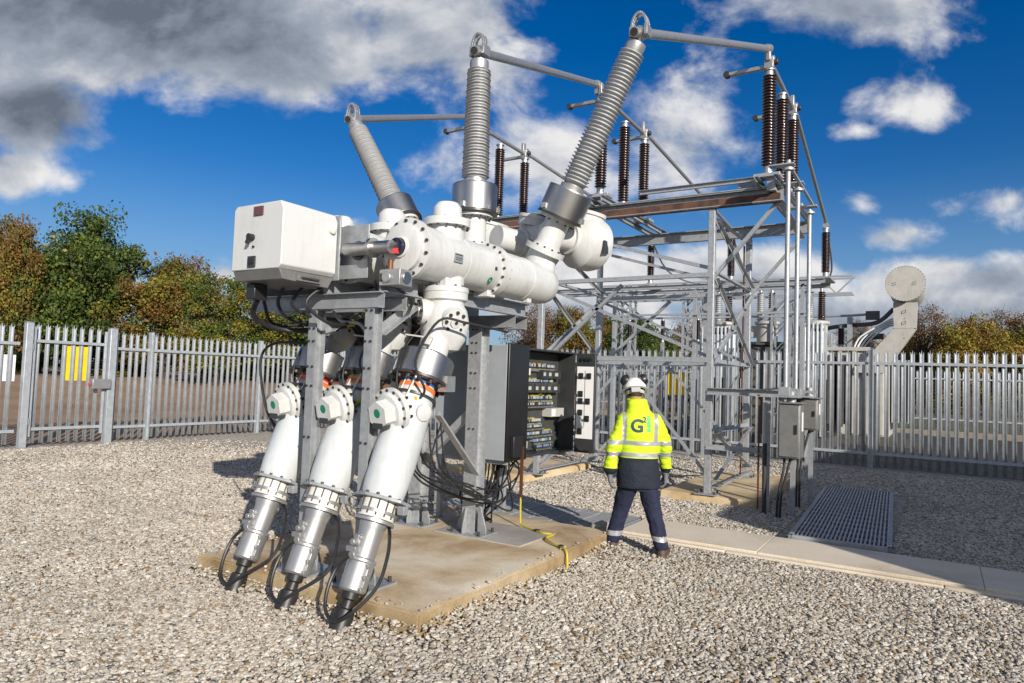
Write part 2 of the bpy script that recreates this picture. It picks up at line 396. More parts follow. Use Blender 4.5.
# ploughed field behind the left fence, rising to a low bank
mb = MB(soil); nx, ny = 40, 60
for j in range(ny + 1):
    for i in range(nx + 1):
        x = -15.75 - 70 * i / nx; y = -30 + 140 * j / ny
        d = -15.75 - x; h = -.02 + 1.0 * min(1, max(0, (d - 3) / 16)) ** 1.5 + .12 * noise.noise(V((x * .35, y * .35, 0)))* min(1, d / 4)
        mb.v.append(V((x, y, h)))
for j in range(ny):
    for i in range(nx):
        a = j * (nx + 1) + i; mb.f.append([a, a + 1, a + nx + 2, a + nx + 1]); mb.fm.append(0)
struct('field', mb)
mb = MB(asphalt); mb.add([(-15.7, 17.32, -.02), (60, 17.32, -.02), (60, 32, -.02), (-15.7, 32, -.02)], [(0, 1, 2, 3)]); struct('road', mb)
kerbm = M('pale kerb stone', (.24, .20, .165), .8, 0, (.19, .16, .13), 3)
mb = MB(kerbm)
for i in range(40): mb.bb(-15 + i * 1.8, -13.22 + i * 1.8, 31.95, 32.25, -.05, .2)
struct('kerb', mb, bevel=.02)
# concrete walkway: slabs with joints, 4 cm proud of the gravel, and an edging strip
mb = MB(conc_path)
xs = [-3.05, -1.55, .35, 2.25, 4.15, 6.05, 8.0]
for a, b_ in zip(xs, xs[1:]): mb.bb(a + .002, b_ - .002, 7.292, 8.16, -.1, .045)
struct('path', mb, bevel=.005)
mb = MB(conc_path)
for a, b_ in zip(xs, xs[1:]): mb.bb(a + .002 - .3, b_ - .002 - .3, 7.21, 7.289, -.1, .022)
struct('path_edging', mb, bevel=.012)

# loose stones: one sheet of crushed limestone
RECT = [(-5.25, -2.86, 3.55, 6.68), (-3.4, 8.1, 7.17, 8.16), (-1.56, -.42, 8.2, 12.9), (-3.6, -2.1, 10.0, 13.2), (-7.6, -5.72, 9.75, 12.4), (-5.6, -3.05, 6.75, 8.2)]
def build_stones():
    rng = np.random.default_rng(3)
    phi = (1 + 5 ** .5) / 2
    ico = np.array([(-1,phi,0),(1,phi,0),(-1,-phi,0),(1,-phi,0),(0,-1,phi),(0,1,phi),(0,-1,-phi),(0,1,-phi),(phi,0,-1),(phi,0,1),(-phi,0,-1),(-phi,0,1)], float)
    ico /= np.linalg.norm(ico[0])
    F = np.array([(0,11,5),(0,5,1),(0,1,7),(0,7,10),(0,10,11),(1,5,9),(5,11,4),(11,10,2),(10,7,6),(7,1,8),(3,9,4),(3,4,2),(3,2,6),(3,6,8),(3,8,9),(4,9,5),(2,4,11),(6,2,10),(8,6,7),(9,8,1)])
    n = 1600000
    a = R(32); y = np.sqrt(rng.uniform(1.5**2, 17**2, n)); x = rng.uniform(-1, 1, n) * (y * .80 + 1.2)
    # thin out with the square of nothing: uniform per square metre inside the wedge of view, fading at the far end
    keep = rng.uniform(0, 1, n) < np.where(y < 9, 1, np.clip((16.5 - y) / 7.5, 0, 1))
    X = x * math.cos(a) - y * math.sin(a); Y = x * math.sin(a) + y * math.cos(a)
    keep &= (X > -15.1) & (Y < 16.6)
    spill = (rng.uniform(0, 1, n) < .05) & (((X + 5.25) < .22) | ((Y - 3.55) < .10) | (-2.86 - X < .06)) & (X > -5.25) & (X < -2.86) & (Y > 3.55) & (Y < 6.68)
    for x0, x1, y0, y1 in RECT: keep &= spill | ~((X > x0 - .01) & (X < x1 + .01) & (Y > y0 - .01) & (Y < y1 + .01))
    X, Y, yd = X[keep], Y[keep], y[keep]
    area = .5 * (17**2 - 1.5**2) * 1.6 + 2.4 * 15.5
    want = np.where(yd < 6.5, 3300., np.where(yd < 9, 2100., 1400.)); frac = want / (n / area)
    k = rng.uniform(0, 1, len(X)) < frac; X, Y, yd = X[k], Y[k], yd[k]
    m = len(X)
    r = np.clip(rng.lognormal(math.log(.0118), .27, m), .007, .027) * np.where(yd > 9, 1.3, np.where(yd > 6.5, 1.13, 1))
    P = ico[None] * (1 + rng.uniform(-.32, .28, (m, 12, 1)))
    P *= np.stack([rng.uniform(.9, 1.35, m), rng.uniform(.7, 1.05, m), rng.uniform(.38, .68, m)], 1)[:, None, :]
    t = rng.normal(0, .38, m); c, s = np.cos(t), np.sin(t)
    q = P.copy(); P[..., 1] = q[..., 1] * c[:, None] - q[..., 2] * s[:, None]; P[..., 2] = q[..., 1] * s[:, None] + q[..., 2] * c[:, None]
    t = rng.uniform(0, 6.283, m); c, s = np.cos(t), np.sin(t)
    q = P.copy(); P[..., 0] = q[..., 0] * c[:, None] - q[..., 1] * s[:, None]; P[..., 1] = q[..., 0] * s[:, None] + q[..., 1] * c[:, None]
    P *= r[:, None, None]
    # stones bank up against the plinth and the walkway, a few lie on the slab
    dx = np.maximum(np.maximum(-5.25 - X, X + 2.86), 0); dy = np.maximum(np.maximum(3.55 - Y, Y - 6.68), 0); dist = np.hypot(dx, dy)
    lift = .075 * np.exp(-dist / .10) * (.5 + .5 * np.sin(X * 3.1 + 1) * np.cos(Y * 2.3)) + .05 * np.exp(-dist / .07)
    inside = (X > -5.25) & (X < -2.86) & (Y > 3.55) & (Y < 6.68); lift = np.where(inside, .167, np.where(dist < .8, lift, 0))
    lift = lift + .018 * np.sin(X * 1.7 + .6 * np.sin(Y * 1.1)) * np.sin(Y * 1.3 + X * .4) * (~inside) * (dist > .3)
    P[..., 2] += np.maximum(lift, 0)[:, None]
    P[..., 0] += X[:, None]; P[..., 1] += Y[:, None]; P[..., 2] += (r * .35 + rng.uniform(-.003, .004, m))[:, None]
    Fa = (F[None] + (np.arange(m) * 12)[:, None, None]).reshape(-1)
    me = bpy.data.meshes.new('gravel'); me.vertices.add(m * 12); me.vertices.foreach_set('co', P.reshape(-1).astype(np.float32))
    me.loops.add(len(Fa)); me.loops.foreach_set('vertex_index', Fa.astype(np.int32))
    nf = m * 20; me.polygons.add(nf); me.polygons.foreach_set('loop_start', np.arange(nf, dtype=np.int32) * 3)
    at = me.attributes.new('tint', 'FLOAT', 'POINT'); at.data.foreach_set('value', np.repeat(rng.uniform(0, 1, m), 12).astype(np.float32))
    me.polygons.foreach_set('use_smooth', np.zeros(nf, dtype=bool)); me.update(); me.validate()
    mt, nt, b = nmat('crushed limestone'); L = nt.links.new; N = nt.nodes.new
    A = N('ShaderNodeAttribute'); A.attribute_name = 'tint'; cr = N('ShaderNodeValToRGB'); e = cr.color_ramp.elements; L(A.outputs['Fac'], cr.inputs[0])
    e[0].color = (0.180, 0.122, 0.070, 1); e[1].position = 1; e[1].color = (0.539, 0.517, 0.470, 1)
    for ps, c in ((.05, (0.284, 0.190, 0.094)), (.10, (0.255, 0.228, 0.196)), (.25, (0.352, 0.312, 0.250)), (.5, (0.412, 0.372, 0.313)), (.75, (0.457, 0.418, 0.360)), (.9, (0.494, 0.464, 0.415))): kk = e.new(ps); kk.color = (*c, 1)
    tc = N('ShaderNodeTexCoord'); no = N('ShaderNodeTexNoise'); no.inputs['Scale'].default_value = 70; no.inputs['Detail'].default_value = 3; L(tc.outputs['Object'], no.inputs['Vector'])
    big = N('ShaderNodeTexNoise'); big.inputs['Scale'].default_value = .7; big.inputs['Detail'].default_value = 5; L(tc.outputs['Object'], big.inputs['Vector'])
    ad = N('ShaderNodeMath'); ad.operation = 'ADD'; L(no.outputs[0], ad.inputs[0]); L(big.outputs[0], ad.inputs[1])
    mr = N('ShaderNodeMapRange'); mr.inputs[1].default_value = .65; mr.inputs[2].default_value = 1.35; mr.inputs[3].default_value = .76; mr.inputs[4].default_value = 1.2; L(ad.outputs[0], mr.inputs[0])
    mx = N('ShaderNodeMix'); mx.data_type = 'RGBA'; mx.blend_type = 'MULTIPLY'; mx.inputs[0].default_value = 1; L(cr.outputs[0], mx.inputs[6]); L(mr.outputs[0], mx.inputs[7]); L(mx.outputs[2], b.inputs['Base Color'])
    b.inputs['Roughness'].default_value = .85
    me.materials.append(mt)
    o = link('gravel', me); o['kind'] = 'stuff'; tag(o, 'pale crushed limestone gravel covering the whole yard', 'gravel')
    print('stones', m)
build_stones()

# concrete bases
def slab(name, label, cat, x0, x1, y0, y1, z1, mat, bev=.02):
    bm = bmesh.new(); bmesh.ops.create_cube(bm, size=1)
    for v in bm.verts: v.co = V((v.co.x * (x1 - x0), v.co.y * (y1 - y0), v.co.z * (z1 + .2) + (z1 - .2) / 2))
    bmesh.ops.bevel(bm, geom=list(bm.edges), offset=bev, segments=2, affect='EDGES')
    for _ in range(5): bmesh.ops.subdivide_edges(bm, edges=[e for e in bm.edges if e.calc_length() > .12], cuts=1, use_grid_fill=True)
    bmesh.ops.triangulate(bm, faces=bm.faces)
    for v in bm.verts:
        q = v.co * 5; ed = min(abs(abs(v.co.x) - (x1 - x0) / 2), abs(abs(v.co.y) - (y1 - y0) / 2))
        a = .006 if ed < .03 else .0
        n = V((noise.noise(q), noise.noise(q + V((9, 2, 4))), noise.noise(q + V((3, 7, 1)))))
        c = max(0, noise.noise(v.co * 2.3 + V((5, 5, 5))) - .25) if ed < .03 and v.co.z > z1 - .05 else 0
        v.co += n * a - V((0, 0, c * .05)); v.co.z = min(v.co.z, z1)
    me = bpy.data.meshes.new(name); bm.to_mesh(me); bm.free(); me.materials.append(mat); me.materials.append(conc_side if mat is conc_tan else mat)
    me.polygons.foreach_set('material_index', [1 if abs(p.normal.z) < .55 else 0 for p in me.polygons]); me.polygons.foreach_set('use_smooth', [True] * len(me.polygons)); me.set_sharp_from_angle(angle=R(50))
    o = link(name, me); o.location = ((x0+x1)/2, (y0+y1)/2, 0)
    return tag(o, label, cat)
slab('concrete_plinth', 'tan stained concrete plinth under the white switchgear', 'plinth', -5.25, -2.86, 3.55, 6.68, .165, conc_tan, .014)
slab('concrete_pad', 'ochre concrete pad under the right legs of the steel gantry', 'pad', -3.55, -2.15, 10.02, 13.1, .11, conc_pad)
slab('concrete_pad', 'ochre concrete pad behind the open control cabinet', 'pad', -7.5, -5.75, 9.8, 12.3, .11, conc_pad)
mb = MB(conc_grey); mb.bb(-3.12, -3.0, 6.70, 6.98, -.1, .2); tag(obj('concrete_stub', mb, org=(-3.06, 6.84, 0), bevel=.015), 'small concrete upstand at the plinth corner by the worker\'s boot', 'concrete block')

# steel gratings
def grating(label, x0, x1, y0, y1, z, along):
    t = thing('steel_grating', label, 'grating', ((x0+x1)/2, (y0+y1)/2, 0))
    f = MB(galvd); f.bb(x0, x1, y0, y0 + .04, 0, z); f.bb(x0, x1, y1 - .04, y1, 0, z); f.bb(x0, x0 + .04, y0, y1, 0, z); f.bb(x1 - .04, x1, y0, y1, 0, z)
    obj('frame', f, t)
    b = MB(galv)
    if along == 'y':
        n = int((x1 - x0) / .042)
        for i in range(1, n): x = x0 + (x1 - x0) * i / n; b.bb(x - .009, x + .009, y0 + .04, y1 - .04, z - .03, z - .001)
        m = int((y1 - y0) / .3)
        for i in range(1, m): y = y0 + (y1 - y0) * i / m; b.bb(x0 + .04, x1 - .04, y - .006, y + .006, z - .03, z - .004)
    else:
        n = int((y1 - y0) / .042)
        for i in range(1, n): y = y0 + (y1 - y0) * i / n; b.bb(x0 + .04, x1 - .04, y - .0045, y + .0045, z - .03, z - .001)
        m = int((x1 - x0) / .25)
        for i in range(1, m): x = x0 + (x1 - x0) * i / m; b.bb(x - .006, x + .006, y0 + .04, y1 - .04, z - .012, z + .004)
    obj('bars', b, t)
    p = MB(darkm); p.bb(x0 + .03, x1 - .03, y0 + .03, y1 - .03, -.05, .012); obj('pit_cover', p, t)
    return t
g = grating('long steel grating walkway in the shade beside the drive cabinets', -1.51, -.50, 8.2, 12.75, .085, 'y'); g.rotation_euler = (0, 0, R(2.6))
grating('steel grating panel between the plinth and the concrete path, behind the worker', -5.55, -3.1, 6.75, 8.15, .04, 'x')
# ------------------------------------------------------------------ palisade fences
def pales(mb, p0, p1, h, pitch=.163, w=.041, base=.06, side=1):
    p0 = V(p0); p1 = V(p1); d = p1 - p0; L = d.length; d.normalize(); nn = V((-d.y, d.x, 0)) * side
    n = max(1, round(L / pitch))
    for i in range(n):
        c = p0 + d * (L * (i + .5) / n); jit = random.uniform(-.006, .006)
        xs = [-w, -w * .38, w * .38, w]; ys = [0, .018, .018, 0]; vs = []
        for x, y in zip(xs, ys): vs.append(c + d * (x + jit) + nn * y + V((0, 0, base)))
        for x, y in zip(xs, ys): vs.append(c + d * (x + jit * 2) + nn * y + V((0, 0, h - .10)))
        tips = [(-w * .95, -.006, h - .045), (0, .024, h), (w * .95, -.006, h - .045)]
        for x, y, z in tips: vs.append(c + d * (x + jit * 2) + nn * y + V((0, 0, z)))
        fs = [(k, k + 1, 5 + k, 4 + k) for k in range(3)] + [(4 + k, 5 + k, 8 + k) for k in range(3)]
        mb.add(vs, fs)
def bay(t, p0, p1, h=2.45, side=1, rails=(.32, 2.05), pitch=.163):
    p0 = V(p0); p1 = V(p1); d = (p1 - p0).normalized(); nn = V((-d.y, d.x, 0)) * side
    mb = MB(fencem); off = nn * .035
    pales(mb, p0 + d * .06 + off, p1 - d * .06 + off, h, pitch, side=side)
    o = obj('pale_panel', mb, t, angle=20); m = o.modifiers.new('thickness', 'SOLIDIFY'); m.thickness = .004
    for z in rails:
        r = MB(fencem); q = V((0, 0, z)); r.ext(p0 + q, p1 + q, [(-.004, -.03), (.004, -.03), (.004, .022), (.05, .022), (.05, .03), (-.004, .03)] if side < 0 else [(-.004, -.03), (.004, -.03), (.004, .03), (-.05, .03), (-.05, .022), (-.004, .022)])
        obj('rail', r, t)
def post(t, p, h=2.45, w=.1, name='post', d=(0, 1, 0)):
    mb = MB(fencem); p = V(p); mb.ext(p - V((0, 0, .1)), p + V((0, 0, h)), Isec(w, w * .85, .012), up=d)
    return obj(name, mb, t)
def sqpost(t, p, h, w, name='post'):
    mb = MB(fencem); p = V(p); mb.ext(p - V((0, 0, .1)), p + V((0, 0, h)), Rsec(w, w), up=(0, 1, 0)); mb.use(galvd); mb.box(p + V((0, 0, h + .01)), (w * 1.05, w * 1.05, .02))
    return obj(name, mb, t, bevel=.008)
FX = -15.4; FY = 16.85
t = thing('palisade_fence', 'galvanised palisade fence along the left side, right of the gate', 'fence', (FX, 12, 0))
ys = [8.06, 8.95, 11.95, 14.9, FY]
for a, b in zip(ys, ys[1:]): bay(t, (FX, a, 0), (FX, b, 0), side=1)
for y in ys[1:-1]: post(t, (FX, y, 0), 2.46)
post(t, (FX, FY, 0), 2.55, .12)
t = thing('palisade_gate', 'galvanised palisade gate with yellow sign and lock box', 'gate', (FX, 7.2, 0))
bay(t, (FX, 6.5, 0), (FX, 7.94, 0), side=1, h=2.5, rails=(.35, 2.12), pitch=.158)
sqpost(t, (FX + .05, 6.42, 0), 2.47, .13, 'gate_post'); sqpost(t, (FX + .05, 8.05, 0), 2.47, .15, 'gate_post')
for ya in (6.515, 7.9): s = MB(fencem); s.bb(FX, FX + .05, ya, ya + .05, .2, 2.4); obj('stile', s, t, bevel=.004)
lk = MB(alu); lk.bb(FX + .07, FX + .2, 7.62, 8.0, 1.17, 1.37); lk.use(galvd); lk.bb(FX + .06, FX + .13, 7.6, 8.05, 1.36, 1.375); lk.use(red); lk.cyl((FX + .13, 7.60, 1.26), (FX + .13, 7.57, 1.26), .035, 10)
obj('lock_box', lk, t, bevel=.02)
for z in (.5, 2.0): hg = MB(galvd); hg.cyl((FX + .06, 6.51, z - .06), (FX + .06, 6.51, z + .06), .022, 8); obj('hinge', hg, t)
t = thing('palisade_fence', 'galvanised palisade fence at the far left, left of the gate', 'fence', (FX, 4, 0))
for a, b in ((3.3, 6.3), (.3, 3.3), (-2.7, .3)): bay(t, (FX, a, 0), (FX, b, 0), side=1); post(t, (FX, a, 0), 2.52)
t = thing('palisade_fence', 'long galvanised palisade fence across the back, in front of the transformers', 'fence', (-2, FY, 0))
xs = [FX + .05, -13.3, -10.3, -7.3, -4.25, -1.24, 1.76, 4.76, 7.76, 10.76]
for a, b in zip(xs, xs[1:]): bay(t, (a, FY, 0), (b, FY, 0), h=2.6, side=1, rails=(.34, 2.3))
for x in xs[1:]: post(t, (x, FY, 0), 2.62, .11, d=(1, 0, 0))
t = thing('palisade_fence', 'low looking palisade fence in the distance beyond the road', 'fence', (0, 32.1, 0))
xs = [-14.9 + 3 * i for i in range(15)]
for a, b in zip(xs, xs[1:]): bay(t, (a, 32.1, .25), (b, 32.1, .25), h=2.35, rails=(.4, 2.0)); post(t, (a, 32.1, .25), 2.4)
# signs fixed to the far side of the pales
mb = MB(yellow); mb.bb(-.006, .006, -.26, .26, -.36, .36); tag(obj('warning_sign', mb, org=(0, 0, 0)), 'yellow warning sign behind the pales of the gate', 'sign').location = (FX - .09, 7.38, 1.69)
mb = MB(signwhite); mb.bb(-.006, .006, -.22, .22, -.26, .26); tag(obj('notice_sign', mb, org=(0, 0, 0)), 'white notice sign behind the fence pales at the far left', 'sign').location = (FX - .09, 6.06, 1.56)
mb = MB(yellow); mb.bb(-.25, .25, -.006, .006, -.29, .29); tag(obj('warning_sign', mb, org=(0, 0, 0)), 'yellow warning sign behind the back fence, above the worker\'s shoulder', 'sign').location = (-5.6, FY + .10, 1.71)
# ------------------------------------------------------------------ switchgear
GIS = thing('gas_insulated_switchgear', 'large white three phase switchgear with leaning bushings, on steel legs over the tan plinth', 'switchgear', (-4.05, 4.9, .165))
PX = [-3.40, -4.0, -4.62]; PY = [3.39, 3.43, 3.46]
def rib_profile(L, r0, r1, n, core, tip=.16):
    """alternating rain sheds along a stack"""
    pr = [(0, 0), (0, core * r0)]; p = L / n
    for i in range(n):
        f = i / (n - 1); rr = r0 + (r1 - r0) * f; c = rr * core; t = i * p
        big = rr if i % 2 == 0 else rr * .965
        pr += [(t + p * .12, c), (t + p * .34, c * 1.03), (t + p * .60, big), (t + p * .69, big), (t + p * .73, c * 1.06), (t + p * .95, c)]
    pr += [(L, core * r1), (L, 0)]; return pr
def bushing(base, top, label):
    base = V(base); top = V(top); d = (top - base).normalized(); L = (top - base).length
    b = MB(white)      # flanged adaptor under the metal collar
    b.lathe(base, d, [(-.12, 0), (-.12, .15), (.0, .15), (.0, .205), (.055, .205), (.055, .15), (.10, .128), (.34, .125), (.34, .19), (.38, .19), (.38, 0)], 32)
    b.use(bolt); b.bolts(base + d * .055, d, .183, 14); b.bolts(base + d * .34, -d, .172, 12)
    o = obj('bushing', b, GIS, label)
    c = MB(steel); c.lathe(base + d * .385, d, [(0, 0), (0, .222), (.012, .228), (.27, .228), (.282, .222), (.282, 0)], 40)
    c.use(bolt); c.lathe(base + d * .37, d, [(0, .15), (0, .236), (.02, .236), (.02, .15)], 36)
    c.use(alu)
    a, bb, _ = frame(d)
    for k in range(3):
        an = k * 2.1 + .4; q = base + d * .43 + (a * math.cos(an) + bb * math.sin(an)) * .235; c.box(q, (.04, .04, .05))
    obj('metal_collar', c, o, angle=18)
    s0 = .67; sl = L - s0 - .17
    n = MB(alu); n.lathe(base + d * .665, d, [(0, 0), (0, .125), (.05, .125), (.05, .105), (.13, .10), (.13, 0)], 28); obj('base_fitting', n, o)
    s = MB(silicone); s.lathe(base + d * (s0 + .07), d, rib_profile(sl - .07, .142, .122, 36, .80), 36); obj('shed_stack', s, o, angle=60)
    t = MB(alu); t.lathe(base + d * (s0 + sl), d, [(0, 0), (0, .092), (.05, .098), (.09, .095), (.10, .05), (.10, 0)], 28); t.use(bolt); t.bolts(base + d * (s0 + sl + .05), d, .08, 10, .008, .05)
    obj('cap', t, o)
    # terminal bracket and arching current straps
    k = MB(alu); q = base + d * (s0 + sl + .08)
    for sx in (-.035, .035): k.ext(q + V((sx, 0, 0)), top + V((sx * .9, 0, .04)), Rsec(.012, .07), up=(0, 1, 0))
    obj('terminal_bracket', k, o)
    l = MB(alu)
    for sy in (-.045, -.015, .025):
        pts = []
        for i in range(15):
            an = math.pi * i / 14; pts.append(top + V((math.cos(an) * .075, sy, .05 + math.sin(an) * .15)))
        for p, r in zip(pts, pts[1:]): l.ext(p, r + (r - p) * .08, Rsec(.022, .012), up=(0, 1, 0))
    for sx in (-.075, .075): l.box(top + V((sx, 0, .02)), (.03, .12, .1))
    obj('current_strap', l, o, bevel=.002)
    return o, top
TUBE_Z = 2.66
def phase(k):
    x = PX[k]; P = lambda y, z, dx=0: V((x + dx, y, z))
    # horizontal breaker tube along +Y
    t = MB(white); dY = V((0, 1, 0))
    t.lathe(P(3.83, TUBE_Z), dY, [(0, 0), (0, .16), (.012, .185), (.05, .185), (.055, .235), (.10, .235), (.10, .215), (.30, .205), (.62, .205), (.622, .2085), (.634, .2085), (.636, .205), (1.10, .205), (1.10, .235), (1.19, .235), (1.19, .205), (1.66, .203), (1.662, .2065), (1.674, .2065), (1.676, .203), (2.05, .20), (2.16, .185), (2.24, .12), (2.25, 0)], 44)
    t.use(bolt); t.bolts(P(3.885, TUBE_Z), -dY, .212, 14, .013, .02, .5); t.bolts(P(4.93, TUBE_Z), -dY, .221, 18, .011, .018); t.bolts(P(5.02, TUBE_Z), dY, .221, 18, .011, .018)
    o = obj('breaker_tube', t, GIS)
    if k == 0:
        e = MB(white); e.lathe(P(3.845, TUBE_Z), -dY, [(0, .08), (.03, .08), (.035, .068), (.04, .068)], 24); e.use(glass); e.lathe(P(3.82, TUBE_Z), -dY, [(0, 0), (0, .064), (.05, .062), (.055, .05), (.055, 0)], 24); e.use(red); e.bb(x - .02, x + .035, 3.755, 3.77, TUBE_Z - .06, TUBE_Z - .02)
        obj('indicator', e, o)
    for lc, ls in ((P(4.95, TUBE_Z - .21), (.16, .12, .07)), (P(5.6, TUBE_Z - .18, .05), (.07, .07, .09)), (P(4.3, TUBE_Z - .2, .08), (.07, .10, .1))): lg = MB(white); lg.box(lc, ls); obj('lug', lg, o, bevel=.008)
    tg = MB(green); tg.lathe(P(4.78, TUBE_Z - .12, .171), V((1, 0, -.55)), [(0, .026), (.006, .026), (.006, .016), (0, .016)], 16); tg.use(darkm); tg.box(P(4.82, TUBE_Z - .02, .205), (.006, .03, .03)); obj('tag', tg, o)
    rp = MB(galvd); rp.box(P(4.28, TUBE_Z - .02, .2065), (.006, .11, .07)); rp.use(darkm); rp.box(P(4.28, TUBE_Z + .005, .2105), (.003, .09, .006)); rp.box(P(4.28, TUBE_Z - .02, .2105), (.003, .09, .004)); rp.box(P(4.27, TUBE_Z - .035, .2105), (.003, .07, .004)); obj('rating_plate', rp, o)
    # domed access cap above the vertical branch
    c = MB(white); c.lathe(P(4.38, TUBE_Z + .12), (0, 0, 1), [(0, 0), (0, .15), (.14, .14), (.14, .19), (.20, .19), (.20, .12), (.30, .115), (.34, .085), (.345, 0)], 36); c.use(bolt); c.bolts(P(4.38, TUBE_Z + .26), (0, 0, -1), .172, 14, .011, .018); c.bolts(P(4.38, TUBE_Z + .32), (0, 0, 1), .145, 12, .01, .016)
    obj('access_cap', c, GIS)
    # vertical branch down into the tee housing
    v = MB(white)
    v.lathe(P(4.40, TUBE_Z - .12), (0, 0, -1), [(0, 0), (0, .145), (.10, .145), (.115, .185), (.155, .185), (.155, .18), (.215, .18), (.23, .15), (.26, .155), (.30, .18), (.40, .20), (.52, .185), (.62, .12), (.66, 0)], 36)
    v.use(bolt); v.bolts(P(4.40, TUBE_Z - .235), (0, 0, 1), .165, 14, .011, .02)
    v.use(white); ax = V((0, -.36, -.93)).normalized()
    v.lathe(P(4.36, 2.16), ax, [(0, 0), (0, .12), (.32, .12), (.32, 0)], 28)
    for sd in (V((-.55, -.83, 0)), V((.75, -.35, -.35))):
        sd.normalize(); q = P(4.39, 2.22); v.use(white); v.lathe(q + sd * .12, sd, [(0, 0), (0, .105), (.09, .105), (.095, .045), (.11, .045), (.11, 0)], 24); v.use(bolt); v.bolts(q + sd * .21, sd, .08, 8, .014, .022); v.bolts(q + sd * .225, sd, .0, 1, .014, .018)
    obj('tee_housing', v, GIS)
    # cable termination, leaning in the Y-Z plane
    A = V((0, .79, 1.82)).normalized(); B = P(PY[k], 0.0) - A * .09; at = lambda s: B + A * s
    c = MB(conegrey)
    c.lathe(at(.965), A, [(0, 0), (0, .142), (.03, .152), (.12, .162), (.30, .168), (.50, .166), (.72, .158), (.80, .15), (.80, 0)], 40)
    c.use(bolt); c.lathe(at(1.755), A, [(0, .14), (0, .172), (.018, .172), (.018, .14)], 32)
    o = obj('cable_termination', c, GIS, ['nearest cable termination with blue band', 'middle cable termination with yellow band', 'rear left cable termination with red band'][k])
    ft = MB(black); ft.lathe(at(.07), A, [(0, 0), (0, .078), (.10, .068), (.14, .064), (.15, .042), (.20, .040), (.21, .058), (.30, .062), (.30, 0)], 24); obj('cable_boot', ft, o)
    sl = MB(alu); sl.lathe(at(.325), A, [(0, 0), (0, .08), (.015, .095), (.20, .097), (.205, .104), (.225, .104), (.23, .086), (.40, .086), (.43, .092), (.50, .108), (.54, .108), (.54, 0)], 32)
    a1, b1, _ = frame(A)
    for s_ in (.36, .44, .52): sl.box(at(s_) + V((.095, -.02, 0)), (.03, .05, .03))
    sl.ext(at(.345) + V((.092, -.01, 0)), at(.54) + V((.092, -.01, 0)), Rsec(.02, .03))
    sl.box(at(.68) + V((-.02, -.085, -.01)), (.05, .03, .13)); sl.box(at(.64) + V((-.02, -.11, 0)), (.09, .05, .035)); sl.cyl(at(.60) + V((.0, -.09, 0)), at(.60) + V((.0, -.13, 0)), .028, 12); sl.cyl(at(.69) + V((-.02, -.09, .0)), at(.69) + V((-.02, -.145, 0)), .022, 10); sl.cyl(at(.72) + V((-.06, -.07, .0)), at(.72) + V((.03, -.11, 0)), .016, 8)
    obj('sealing_sleeve', sl, o, bevel=.003)
    rg = MB(whiteplastic); rg.lathe(at(.83), A, [(0, 0), (0, .132), (.13, .136), (.13, 0)], 36); obj('insulating_ring', rg, o)
    cr = MB(alu)
    for s_, r_ in ((.80, .146), (.865, .146)): cr.lathe(at(s_), A, [(0, .10), (0, r_), (.022, r_), (.022, .10)], 36)
    for i in range(14):
        an = 2 * math.pi * i / 14; q = (a1 * math.cos(an) + b1 * math.sin(an)) * .141; cr.use(bolt); cr.cyl(at(.845) + q, at(.955) + q, .0055, 6)
    obj('clamp_ring', cr, o)
    pl = MB(galvd); n8 = []
    for i in range(10):
        an = 2 * math.pi * (i + .5) / 10; rx = .245 if abs(math.cos(an)) > .9 else .19; n8.append((math.cos(an) * rx, math.sin(an) * .185))
    pl.prism(n8, at(.955), V((1, 0, 0)), A.cross(V((1, 0, 0))), .022); pl.use(bolt); pl.bolts(at(.978), A, .165, 12, .012, .02)
    pl.use(galvd); pl.box(at(.94) + V((.215, 0, -.02)), (.06, .05, .06)); pl.box(at(.94) + V((-.215, 0, -.02)), (.05, .05, .05))
    obj('mounting_plate', pl, o, bevel=.003)
    # round side cover and hatch facing the yard
    cd = V((-.12, -.97, -.20)).normalized(); q = at(1.70)
    sc = MB(white); sc.lathe(q + cd * .02, cd, [(0, 0), (0, .125), (.16, .125), (.16, .178), (.20, .178), (.20, .15), (.225, .13), (.235, 0)], 36); sc.use(bolt); sc.bolts(q + cd * .20, cd, .163, 14, .012, .03, .5); sc.bolts(q + cd * .16, -cd, .16, 14, .012, .02, .5)
    so = obj('side_cover', sc, o)
    hx = MB(white); a2, b2, _ = frame(cd); hp = [(math.cos(R(60 * i + 30)) * .105, math.sin(R(60 * i + 30)) * .105) for i in range(6)]
    hx.ext(q + cd * .225, q + cd * .34, hp, up=(0, 0, 1)); hx.use(green); hx.lathe(q + cd * .338 + V((.0, 0, .015)), cd, [(0, 0), (0, .035), (.006, .035), (.006, 0)], 18); hx.use(darkm); hx.ext(q + cd * .30 + V((-.05, 0, -.075)), q + cd * .30 + V((.05, 0, -.075)), [(-.05, -.03), (.035, -.03), (.035, .012), (-.05, .012)], up=(0, 0, 1)); obj('hatch', hx, so, bevel=.008)
    lens = MB(white); lens.lathe(at(1.66) + V((.10, -.02, 0)), V((1, -.35, -.1)), [(0, 0), (0, .062), (.085, .062), (.092, .05), (.092, 0)], 28); lens.use(yellowt); lens.box(at(1.77) + V((.115, -.12, 0)), (.02, .012, .025)); obj('inspection_port', lens, o)
    nk = MB(white); nk.lathe(at(1.765), A, [(0, 0), (0, .152), (.03, .142), (.14, .138), (.14, 0)], 36)
    nk.use(orange); nk.lathe(at(1.815), A, [(0, .139), (0, .1445), (.035, .1435), (.035, .137)], 36)
    nk.use((bluet, yellowt, red)[k]); nk.lathe(at(1.86), A, [(0, .137), (0, .1425), (.016, .142), (.016, .136)], 36)
    obj('phase_band', nk, o)
